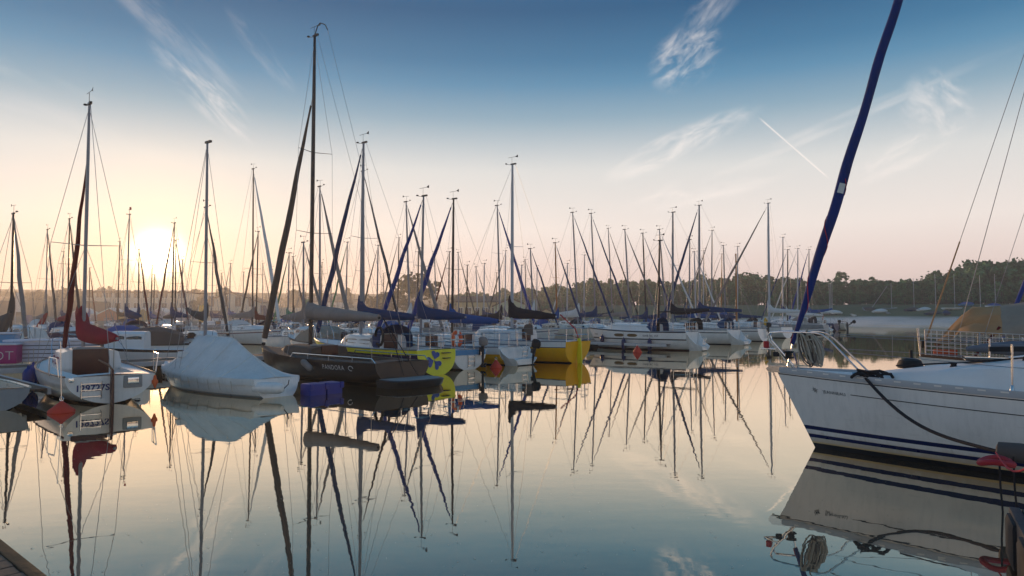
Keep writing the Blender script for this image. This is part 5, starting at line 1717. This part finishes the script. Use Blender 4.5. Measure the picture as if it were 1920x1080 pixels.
MB().lathe([(.12, 0), (.145, .03), (.145, .14), (.152, .16), (.145, .18), (.145, .30), (.152, .32), (.145, .34), (.14, .42), (.12, .45)], 18).build('body', BLUEP, o)
MB().lathe([(.05, .44), (.05, .48), (.03, .49)], 10).build('cap', RUBBER, o)
p = at(1868, 866, 7.3)
o = thing('fender_hoop', 'red rubber hoop hanging at the mooring rope end', 'hoop', tuple(p), .25)
MB().tube([(.165 * math.cos(t), .13 * math.sin(t), .02 * math.sin(2 * t)) for t in [i * math.pi / 10 for i in range(21)]], .032, 8).build('hoop', REDPL, o)
o = thing('mooring_line', 'thin red cord tied from the rope end to the blue drum', 'rope', tuple(p))
q = Vector((4.34, 5.80, .80))
MB().tube([(0, 0, .10)] + [tuple((q - p) * t + Vector((0, 0, .10 * (1 - t) - .10 * math.sin(math.pi * t)))) for t in (.2, .4, .6, .8, 1)], .010, 6).build('rope', ROPER, o)
for dx, lb in ((.03, 'thin dark line hanging from the rope end to the water, farther one'), (.17, 'thin dark line hanging beside it, closer to the drum')):
    o = thing('hanging_line', lb, 'rope', (p.x + dx, p.y - .1 * dx, 0))
    MB().tube([(0, 0, p.z + .06), (.02, .02, p.z * .5), (.04, 0, -.25)], .011, 6).build('rope', ROPED, o)
o = thing('float_collar', 'grey foam collar by the red hoop', 'float', tuple(at(1914, 850, 7.52)), -.75)
MB().lathe([(.05, -.22), (.10, -.20), (.11, 0), (.10, .20), (.05, .22)], 12, axis='x').build('body', FABDGREY, o)
# ------------------------------------------------------------------ boats in the rows behind, each under its mast in the photograph
# (mast top px, py, wanted height, heading +1 stern to us / -1 bow to us, mast, furled sail, cover, extras)
FAR = [
 (21, 400, 6.4, -1, ALUD, FABGREY, FABDGREY, {'spread': ((.42, .7),)}), (86, 430, 6.0, -1, ALU, FABDGREY, FABGREY, {}), (127, 410, 9.5, -1, ALUD, FABDGREY, FABRED, {'bag': FABRED}),
 (117, 472, 8, 1, ALU, None, FABNAVY, {}), (167, 502, 8, -1, ALUD, FABDRED, FABBLUE, {}), (222, 453, 8.5, 1, ALUD, None, FABBLACK, {}), (239, 402, 9.2, 1, ALU, None, FABNAVY, {'flag': REDPL}),
 (259, 467, 8, -1, ALUD, FABDRED, FABNAVY, {}), (284, 497, 8, 1, ALUD, None, FABBLUE, {}), (289, 515, 7, 1, ALUD, None, FABGREY, {}), (324, 418, 9.0, 1, ALUD, FABDRED, FABNAVY, {}),
 (328, 450, 8.5, -1, ALUD, FABDRED, FABDGREY, {}), (341, 487, 8, 1, ALU, None, FABNAVY, {}), (384, 388, 9.2, -1, ALUD, FABDGREY, FABDGREY, {'spread': ((.30, .6), (.55, .66)), 'curl': .5}),
 (398, 456, 8.5, 1, ALU, None, FABNAVY, {}), (415, 512, 7.5, -1, ALUD, FABDGREY, FABNAVY, {}), (431, 494, 8, 1, ALU, FABGREY, FABBLUE, {}), (456, 510, 7.5, 1, ALU, None, FABBLACK, {}),
 (472, 316, 10.2, -1, ALUD, FABWHITE, FABGREY, {'spread': ((.36, .66),), 'furl_r': .10}), (482, 434, 9.0, 1, ALUD, FABDGREY, FABDRED, {}), (492, 494, 8, -1, ALU, FABGREY, FABGREY, {}), (509, 505, 7.8, 1, ALUD, None, FABNAVY, {}),
 (541, 474, 8, 1, ALU, FABGREEN, FABGREEN, {}), (549, 481, 8, -1, ALUD, FABBLACK, FABBLACK, {}), (568, 454, 8.6, -1, ALU, FABGREY, FABGREY, {}), (598, 349, 9.8, -1, ALU, FABGREY, FABGREY, {'furl_r': .09, 'spread': ((.38, .6),)}),
 (603, 492, 7.8, 1, ALUD, None, FABNAVY, {}), (621, 500, 7.8, 1, ALU, FABBLUE, FABNAVY, {}), (650, 454, 8.6, 1, ALU, FABGREEN, FABNAVY, {}), (680, 320, 9.8, -1, ALU, FABBLACK, FABNAVY, {'spread': ((.36, .5),)}),
 (708, 460, 8.6, 1, ALU, FABDGREY, FABWHITE, {}), (719, 512, 7.5, -1, ALUD, None, FABNAVY, {}), (747, 446, 8.6, 1, ALUD, FABGREY, FABWHITE, {}), (760, 378, 9.4, -1, ALU, FABGREY, FABWHITE, {'rake_deg': 3.2, 'furl_r': .085}),
 (784, 472, 8, 1, ALUD, None, FABNAVY, {}), (814, 477, 8, -1, ALU, FABGREY, FABBLUE, {'rake_deg': 3}), (842, 472, 8.2, 1, ALUD, FABDRED, FABNAVY, {}), (859, 473, 8.2, -1, ALU, FABDGREY, FABNAVY, {}),
 (876, 497, 7.8, 1, ALUD, None, FABBLACK, {}), (892, 500, 7.8, -1, ALUW, FABGREY, FABBLACK, {'rake_deg': 3}), (908, 494, 8, 1, ALUW, None, FABNAVY, {}), (932, 385, 9.6, -1, ALU, FABROYAL, FABBLACK, {'furl_r': .085, 'rake_deg': 2.2}),
 (931, 511, 7.4, 1, ALUD, None, FABBLUE, {}), (948, 470, 8, 1, ALUW, FABDGREY, FABNAVY, {}), (978, 497, 7.8, 1, ALUW, None, FABBLACK, {}), (985, 487, 8, -1, ALU, FABDGREY, FABNAVY, {}),
 (994, 466, 8.6, -1, ALU, FABNAVY, FABWHITE, {'rake_deg': 3}), (1007, 503, 7.6, 1, ALUW, None, FABNAVY, {}), (1041, 455, 8.6, -1, WOODM, FABNAVY, FABBLUE, {'rake_deg': 1.5}), (1064, 494, 8, 1, ALUW, FABWHITE, FABNAVY, {}),
 (1074, 398, 9.8, -1, ALU, FABNAVY, FABWHITE, {'rake_deg': 3.2}), (1096, 478, 8.2, 1, ALUW, None, FABNAVY, {}), (1109, 400, 9.8, -1, ALU, FABNAVY, FABNAVY, {'rake_deg': 2.6}),
 (1141, 428, 9.4, -1, ALU, FABBLACK, FABBLACK, {'rake_deg': 3, 'furl_r': .075}), (1172, 430, 9.4, -1, ALU, FABGREY, FABGREY, {'rake_deg': 3.5, 'furl_r': .075}), (1206, 437, 9.2, -1, BLACKM, FABNAVY, FABNAVY, {'rake_deg': 2}),
 (1237, 430, 9.4, -1, ALU, FABWHITE, FABNAVY, {'rake_deg': 4.2}), (1294, 449, 9.0, 1, ALU, None, FABBLUE, {}), (1303, 472, 8.6, -1, ALUW, FABWHITE, FABNAVY, {}), (1320, 470, 8.6, 1, ALUW, FABNAVY, FABNAVY, {}),
 (1336, 432, 9.4, 1, ALU, FABDGREY, FABNAVY, {}), (1354, 476, 8.4, 1, WOODM, FABBLACK, FABNAVY, {}), (1358, 460, 8.8, -1, ALU, None, FABBLUE, {}), (1384, 462, 8.8, 1, ALUW, None, FABNAVY, {}),
 (1478, 468, 9.4, 1, BLACKM, FABNAVY, FABWHITE, {}), (1497, 466, 9.6, 1, ALUW, FABWHITE, FABWHITE, {}),
]
ROWS = [(14.0, -1, 'beyond the nearest pontoon'), (30.5, 1, 'in the second row'), (41.0, -1, 'across the second pontoon'), (58.0, 1, 'in the third row'), (68.5, -1, 'across the third pontoon'), (84.5, 1, 'in the farthest row'), (95.0, -1, 'below the harbour buildings')]
CN = {ALU: 'silver', ALUD: 'dark', ALUW: 'pale', WOODM: 'wooden', BLACKM: 'black'}
FN = {FABNAVY: 'navy', FABBLUE: 'blue', FABROYAL: 'royal blue', FABBLACK: 'black', FABGREY: 'grey', FABDGREY: 'charcoal', FABWHITE: 'white', FABRED: 'maroon', FABDRED: 'dark red', FABGREEN: 'green'}
HN_ = {}
placed = []
for ob in list(col.objects):
    if ob.get('category') == 'sailboat':
        v = Vector((ob.location.x, ob.location.y)); hd = Vector((math.cos(ob.rotation_euler.z), math.sin(ob.rotation_euler.z)))
        placed.append(((v + hd * 4 - S0).dot(UD), (v + hd * 4 - S0).dot(HD)))
hullc = [(WHITE, None, 'white'), (WHITE, NAVYST, 'blue-striped white'), (OFFW, None, 'cream'), (WHITE, BLACKST, 'dark-striped white'), (WHITE, MAROON, 'maroon-striped white'), (GREYH, None, 'grey'), (NAVY, None, 'navy'), (OFFW, MAROON, 'maroon-striped cream')]
rnd = random.Random(9)
order = {}
for idx, (px, py, wh, hs, mm, fu, co, ex) in enumerate(FAR):
    k = (px - 960) / FPX
    best = None
    for q, rs, rn in ROWS:
        for dq in (0, 1.2, -1.2, 2.2, -2.2):
            den = k * HD.x + HD.y
            Y = (q + dq + S0.dot(HD)) / den
            X = k * Y
            if Y < 15 or math.hypot(X, Y) > shore(math.degrees(math.atan2(X, Y))) - 9: continue
            z = at(px, py, Y).z
            u_ = (Vector((X, Y)) - S0).dot(UD)
            clash = sum(1 for a, b in placed if abs(a - u_) < 2.55 and abs(b - q - dq) < 8.2)
            cost = abs(z - wh) + (1.2 if rs != hs else 0) + clash * 6 + abs(dq) * .12 + (4 if not 6.0 < z < 12.6 else 0)
            if best is None or cost < best[0]:
                best = (cost, Y, X, z, q + dq, rs, rn, u_)
    if best is None:
        continue
    cost, Y, X, z, q, rs, rn, u_ = best
    placed.append((u_, q))
    hd = HD * hs; L = max(5.8, min(9.2, z * .80)); mu = .57
    rk = ex.get('rake_deg', .8)
    base_ = Vector((X, Y)) - hd * (mu * L - math.tan(R(rk)) * z * .9)
    hc, hst, hn_ = hullc[rnd.randrange(len(hullc))]
    n_row = order.get(rn, 0); order[rn] = n_row + 1
    nm = {'furl': (FN[fu] + ' furled sail') if fu else 'bare forestay'}
    lab = f"{hn_} sailboat {rn}, {CN[mm]} mast, {FN[co]} cover, {nm['furl']}"
    HN_.setdefault(lab, []).append(idx)
    dist = Y
    o, h_, c_ = sailboat('sailboat', lab, base_, hd, 'sailing boats in the rows behind', L=L, B=L * .34, fs=.75 + .012 * L, fb=.95 + .015 * L, top=hc, stripe=hst, mast_u=mu, mast_z=z,
        mast_r=.070 if dist < 60 else .080, mast=mm, furl=fu, cover=co, boom=L * .38, boom_z=1.75 + rnd.uniform(-.1, .2), rails=1 if dist < 70 else 0,
        hood=[None, FABNAVY, None, FABBLUE, FABWHITE, FABBLACK][rnd.randrange(6)], motor=RUBBER if hs > 0 and rnd.random() < .4 else None, lod=1 if dist < 50 else 2,
        **{'cover_h': rnd.uniform(.22, .42), 'collar': rnd.uniform(.3, .9), 'furl_r': .065, 'spread': ((rnd.uniform(.45, .6), .55),), 'cabin': (.36, rnd.uniform(.70, .80), rnd.uniform(.36, .48)), **ex})
    o['px'] = px
    if px in (21, 86): o['px_'] = px; o['yb'] = Y - .5
# tell apart those whose looks agree by where their masts stand
ORD = ['first', 'second', 'third', 'fourth', 'fifth', 'sixth', 'seventh', 'eighth']
by = {}
for ob in col.objects:
    if ob.get('group') == 'sailing boats in the rows behind':
        by.setdefault(ob['label'], []).append(ob)
for lab, obs in by.items():
    obs.sort(key=lambda a: a['px'])
    if len(obs) > 1:
        for i, ob in enumerate(obs):
            ob['label'] = lab + (', left one' if i == 0 else ', right one' if i == len(obs) - 1 else ', middle one')
for ob in col.objects:
    if 'px' in ob: del ob['px']

# ------------------------------------------------------------------ motor boats and low craft among the rows
def motorboat(label, pos, head, L=5.2, B=2.1, top=WHITE, cover=None, cab=True):
    o = thing('motorboat', label, 'motorboat', (pos[0], pos[1], 0), math.atan2(head[1], head[0]), 'motor boats among the sailing boats')
    h = Hull(L, B, .72, .98, .88, .35, .75, -.08, 2.4, .3, 2.6)
    mb = MB(); h.mesh(mb, [(('w', .05), 0), (('s', .10), 1), (('s', 0), 2)], 16); mb.build('hull', [ANTI, top, BLACKST], o, 50)
    mb = MB(); h.transom(mb); mb.build('transom', top, o)
    mb = MB(); h.deck(mb, (.06, .46), inner=.78); mb.build('deck', [DECKW, DECKG], o, 30)
    if cab:
        c = Cabin(h, .44, .86, .62, .74, .55); mb = MB(); c.mesh(mb); cb = mb.build('cabin', DECKW, o, 45)
        for sd in (1, -1):
            for k in range(2):
                mb = MB(); c.window(mb, lerp(c.xa, c.xf, .04 + .26 * k), lerp(c.xa, c.xf, .27 + .26 * k), .42, .88, sd, .3); mb.build('window', GLASSD, cb, 0)
        mb = MB(); mb.tube([h.pt(.55, h.sheer(.55), 1), h.pt(.6, h.sheer(.6), 1) + Vector((0, -.03, .35)), h.pt(.93, h.sheer(.93), 1) + Vector((0, 0, .38)), Vector((L * .99, 0, h.sheer(1) + .4)), h.pt(.93, h.sheer(.93), -1) + Vector((0, 0, .38)), h.pt(.6, h.sheer(.6), -1) + Vector((0, .03, .35)), h.pt(.55, h.sheer(.55), -1)], .014, 6); mb.build('bow_rail', STEEL, o)
    if cover:
        rings = []
        for i in range(9):
            u = .03 + .55 * i / 8; x = u * L; zt = h.sheer(u) + .75 * math.sin(math.pi * min(1, .12 + i / 8 * .85)) ** .6; b = h.half(u) + .03
            rings.append([(x, b, h.sheer(u) - .05), (x, b * .8, lerp(h.sheer(u), zt, .75)), (x, b * .4, zt), (x, -b * .4, zt), (x, -b * .8, lerp(h.sheer(u), zt, .75)), (x, -b, h.sheer(u) - .05)])
        mb = MB(); mb.loft(rings, False); mb.face(rings[0]); mb.face(rings[-1]); mb.build('canopy', cover, o, 40)
    z = h.sheer(0); mb = MB(); outboard(mb, (-.18, 0, z - .05), 0, 1, 1.15); mb.build('outboard_motor', [RUBBER, GREYPL], o)
    return o, h
mo, mh = motorboat('white cabin motorboat with dark windows behind the tent-covered boat', at(400, 690, 27.5), (-.85, -.3), 5.4, 2.2)
fender('orange ball fender at the bow of the white cabin motorboat', loc2w(mo, mh.pt(.95, .75, 1) + Vector((0, .15, 0))), .3, .14, ORANGE)
motorboat('white motorboat under an olive grey canopy beside the pontoon gap', at(350, 668, 33), (-.8, -.4), 5.0, 2.1, cover=FABDGREY, cab=False)
motorboat('white motorboat with a blue canopy among the boats below the beach huts', at(225, 660, 38), (.6, -.8), 5.0, 2.0, cover=FABBLUE, cab=False)
motorboat('white motorboat with a grey canopy beside the maroon sail bag', at(60, 655, 40), (.2, -1), 5.2, 2.1, cover=FABWHITE, cab=True)
motorboat('low white motorboat with pale canopy behind the charcoal boat', at(640, 655, 34), (-.74, .67), 5.0, 2.0, cover=FABBEIGE, cab=True)

# ------------------------------------------------------------------ small craft drawn up on the far bank
def bank_dinghy(label, px, py, L, mt, mast=None, cover=None, ang=0.0, tip=0.0):
    az = math.degrees(math.atan((px - 960) / FPX)); d = shore(az)
    best = None
    for i in range(120):
        D = d + .5 + i * .5; x, y = D * math.sin(R(az)), D * math.cos(R(az)); z = ground_z(x, y)
        yy = 588 - (z + .25 - CAM_H) / y * FPX
        if best is None or abs(yy - py) < best[0]: best = (abs(yy - py), x, y, z)
    _, x, y, z = best
    o = thing('dinghy', label, 'dinghy', (x, y, z + .22), ang, 'dinghies drawn up on the grass bank')
    o.rotation_euler = (tip, 0, ang)
    h = Hull(L, L * .36, .42, .52, .8, .4, .4, 0, 2.1, .2)
    mb = MB(); h.mesh(mb, [(('w', .0), 0), (('s', 0), 0)], 10); h.transom(mb); mb.build('hull', mt, o, 50)
    mb = MB()
    if cover:
        rings = []
        for i in range(9):
            u = i / 8 * .97; b = h.half(u) + .03; zt = h.sheer(u) + .08 + .55 * math.sin(math.pi * min(1, i / 8)) ** .8
            rings.append([(u * L, b, h.sheer(u) - .08), (u * L, b * .55, lerp(h.sheer(u), zt, .6)), (u * L, 0, zt), (u * L, -b * .55, lerp(h.sheer(u), zt, .6)), (u * L, -b, h.sheer(u) - .08)])
        mb.loft(rings, False); mb.build('boat_cover', cover, o, 60)
    else:
        h.deck(mb, (.08, .6)); mb.build('deck', [DECKW, DECKG], o, 30)
    mb = MB()
    for xx in (L * .3, L * .7):
        mb.box((xx, 0, -.16), (.12, L * .34, .20))
    mb.build('trolley', GREYPL, o)
    if mast:
        MB().tube([(L * .6, 0, .3), (L * .6 - .1, 0, mast)], [.07, .05], 6).build('mast', ALUW, o)
for a in [
    ('pale catamaran-like dinghy at the water edge beside the last moored boat', 1600, 592, 4.4, WHITE, None, None, 1.2, .25), ('dark covered dinghy on its side high on the grass bank', 1618, 581, 4.5, GREYH, 8.2, FABDGREY, .4, .7),
    ('white covered dinghy low on the grass bank', 1637, 586, 4.4, WHITE, None, FABWHITE, .2), ('grey dinghy with a brown mast on the grass bank', 1656, 580, 4.8, GREYH, 7.2, None, .3), ('small tilted grey dinghy beside the brown-masted one', 1664, 588, 3.6, GREYH, None, None, 1.1, .5),
    ('dark dinghy with a slim mast, half lost in the grass', 1697, 583, 4.2, NAVY, 8.6, FABDGREY, .1), ('white dinghy under a peaked white cover', 1721, 583, 4.6, WHITE, None, FABWHITE, .3), ('dark blue covered dinghy under the tall pale mast', 1736, 590, 4.8, NAVY, 10.2, FABDGREY, .2),
    ('long white open boat lying on the bank', 1768, 580, 5.4, WHITE, 9.0, None, .1), ('blue-covered dinghy end on below the long white boat', 1778, 589, 3.8, NAVY, None, FABNAVY, 1.3), ('bright blue covered dinghy high on the bank', 1799, 573, 4.2, LBLUE, None, FABBLUE, .1),
    ('white dinghy with blue cover beside the tarpaulin', 1822, 588, 4.6, WHITE, 9.2, FABNAVY, .3), ('red punt lying at the water edge', 1790, 600, 8.0, REDPL, None, FABNAVY, .05), ('blue-covered dinghy with a mast, top of the bank by the tarpaulin', 1850, 576, 4.4, WHITE, 8.4, FABBLUE, .2)]:
    bank_dinghy(*a)
for i, (px, h_) in enumerate([(1541, 8.4), (1561, 8.2), (1578, 9.0)]):
    bank_dinghy(['white dinghy with slim mast behind the blue furled sail', 'white dinghy on the bank beyond the last moored boat', 'pale dinghy on the bank with the taller slim mast'][i], px, 588, 4.2, WHITE, h_, FABWHITE, .3 + i)

# raised, covered booms on the two small boats at the frame edge
for px, mt in ((21, FABDGREY), (86, FABRED)):
    cands = [o for o in col.objects if o.get('px_') == px]
    for o in cands:
        inv = (Matrix.Translation(o.location) @ Matrix.Rotation(o.rotation_euler.z, 4, 'Z')).inverted()
        Yb = o['yb']; off = px - 20 if px < 50 else px - 86
        p0, p1 = (at(-6, 634, Yb), at(20, 586, Yb)) if px == 21 else (at(58, 640, Yb), at(88, 587, Yb))
        pts = [inv @ p0.lerp(p1, i / 8) for i in range(9)]
        MB().tube(pts, [.10, .20, .25, .27, .27, .25, .22, .18, .10], 10, flat=.7).build('raised_sail_cover', mt, o)
        MB().tube([inv @ p0.lerp(p1, -.9), inv @ p0.lerp(p1, 1.05)], .03, 6).build('raised_boom', ALUD, o)
        del o['px_']; del o['yb']

# banner flags on the quay
for px, py, mt, lb in [(30, 548, FABWHITE, 'tall white banner on a pole above the brown shed'), (48, 590, FABROYAL, 'blue feather banner before the brown shed'), (372, 572, YPL, 'yellow feather banner beside the clubhouse'), (488, 572, FABNAVY, 'blue feather banner past the clubhouse'), (570, 560, FABGREEN, 'pale green banner before the hillside houses')]:
    p = at(px, py, 104); g = ground_z(p.x, p.y + 10)
    o = thing('banner', lb, 'banner', (p.x, p.y, max(.3, g)), .2, 'banners on the quay')
    hgt = p.z - max(.3, g)
    MB().tube([(0, 0, -.5), (0, 0, hgt)], .05, 6).build('pole', ALUW, o)
    mb = MB(); mb.loft([[(.06, .0, z), (.06 + w_, .02, z), (.06 + w_, .05, z), (.06, .03, z)] for z, w_ in ((hgt - 3.0, .9), (hgt - 1.0, 1.0), (hgt - .05, .7))], True, True, True); mb.build('cloth', mt, o)

# seeds and flecks adrift on the surface
rnd = random.Random(77); mb = MB()
for i in range(1500):
    y = 4.5 + 26 * rnd.random() ** 1.6; x = y * rnd.uniform(-.78, .62); s = rnd.uniform(.004, .011); a = rnd.random() * 3.1
    c, sn_ = math.cos(a) * s, math.sin(a) * s
    mb.face([(x - c, y - sn_, .004), (x + sn_ * .6, y - c * .6, .004), (x + c, y + sn_, .004), (x - sn_ * .6, y + c * .6, .004)])
tag(mb.build('floating_flecks', sm('seed_fleck', 196, 190, 172, rough=.9, var=.2), angle=0), 'tiny pale seeds and flecks drifting on the water', 'debris', kind='stuff')

# ------------------------------------------------------------------ air
def volume_box(name, label, lo, hi, dens_fn, color, aniso):
    o = MB().box([(a + b) / 2 for a, b in zip(lo, hi)], [b - a for a, b in zip(lo, hi)]).build(name, bpy.data.materials.new(name), angle=0)
    m = o.data.materials[0]; m.use_nodes = True
    T = NT(m.node_tree); T.n.clear()
    out = T.new('ShaderNodeOutputMaterial'); v = T.new('ShaderNodeVolumePrincipled')
    v.inputs['Color'].default_value = color; v.inputs['Anisotropy'].default_value = aniso
    d = dens_fn(T)
    T.put(v.inputs['Density'], d)
    T.l.new(v.outputs[0], out.inputs['Volume'])
    tag(o, label, 'haze', kind='stuff')
    return m
HAZE = 0.0008
volume_box('haze', 'thin warm morning haze over the whole harbour', (-700, -700, -4.0), (700, 700, 25), lambda T: HAZE, (.93, .90, .88, 1), .55)
def mist_d(T):
    tc = T.new('ShaderNodeTexCoord').outputs['Object']
    s = T.new('ShaderNodeSeparateXYZ'); T.l.new(tc, s.inputs[0])
    mp_ = T.new('ShaderNodeMapping'); T.l.new(tc, mp_.inputs[0]); mp_.inputs['Scale'].default_value = (.10, .05, .6)
    n = T.noise(mp_.outputs[0], 1.0, 4, .6)
    d = T.smooth(n, .40, .66)
    d = T.math('MULTIPLY', d, T.smooth(s.outputs[2], .1, 1.7, 1.0, 0.0))
    for ax, lo, hi in ((0, 48, 62), (0, 122, 92), (1, 92, 112), (1, 178, 160)):
        d = T.math('MULTIPLY', d, T.smooth(s.outputs[ax], min(lo, hi), max(lo, hi), 0.0 if lo < hi else 1.0, 1.0 if lo < hi else 0.0))
    return T.math('MULTIPLY', d, .42)
mm_ = volume_box('mist', 'white mist drifting low over the open water by the far bank', (44, 90, .02), (124, 178, 1.75), mist_d, (.96, .95, .95, 1), .3)
def glow_d(T):
    tc = T.new('ShaderNodeTexCoord').outputs['Object']
    s = T.new('ShaderNodeSeparateXYZ'); T.l.new(tc, s.inputs[0])
    d = T.smooth(s.outputs[2], 1.0, 15.0, 1.0, 0.0)
    d = T.math('MULTIPLY', d, T.smooth(s.outputs[0], -40, 25, 1.0, 0.0))
    d = T.math('MULTIPLY', d, T.smooth(s.outputs[1], 34, 80, 0.0, 1.0))
    return T.math('MULTIPLY', d, .0034)
volume_box('mist_bank', 'glowing warm mist over the rear berths and quay below the sun', (-160, 34, .05), (25, 190, 15), glow_d, (.95, .92, .89, 1), .5)
scn.cycles.volume_step_rate = 4
scn.cycles.volume_max_steps = 64
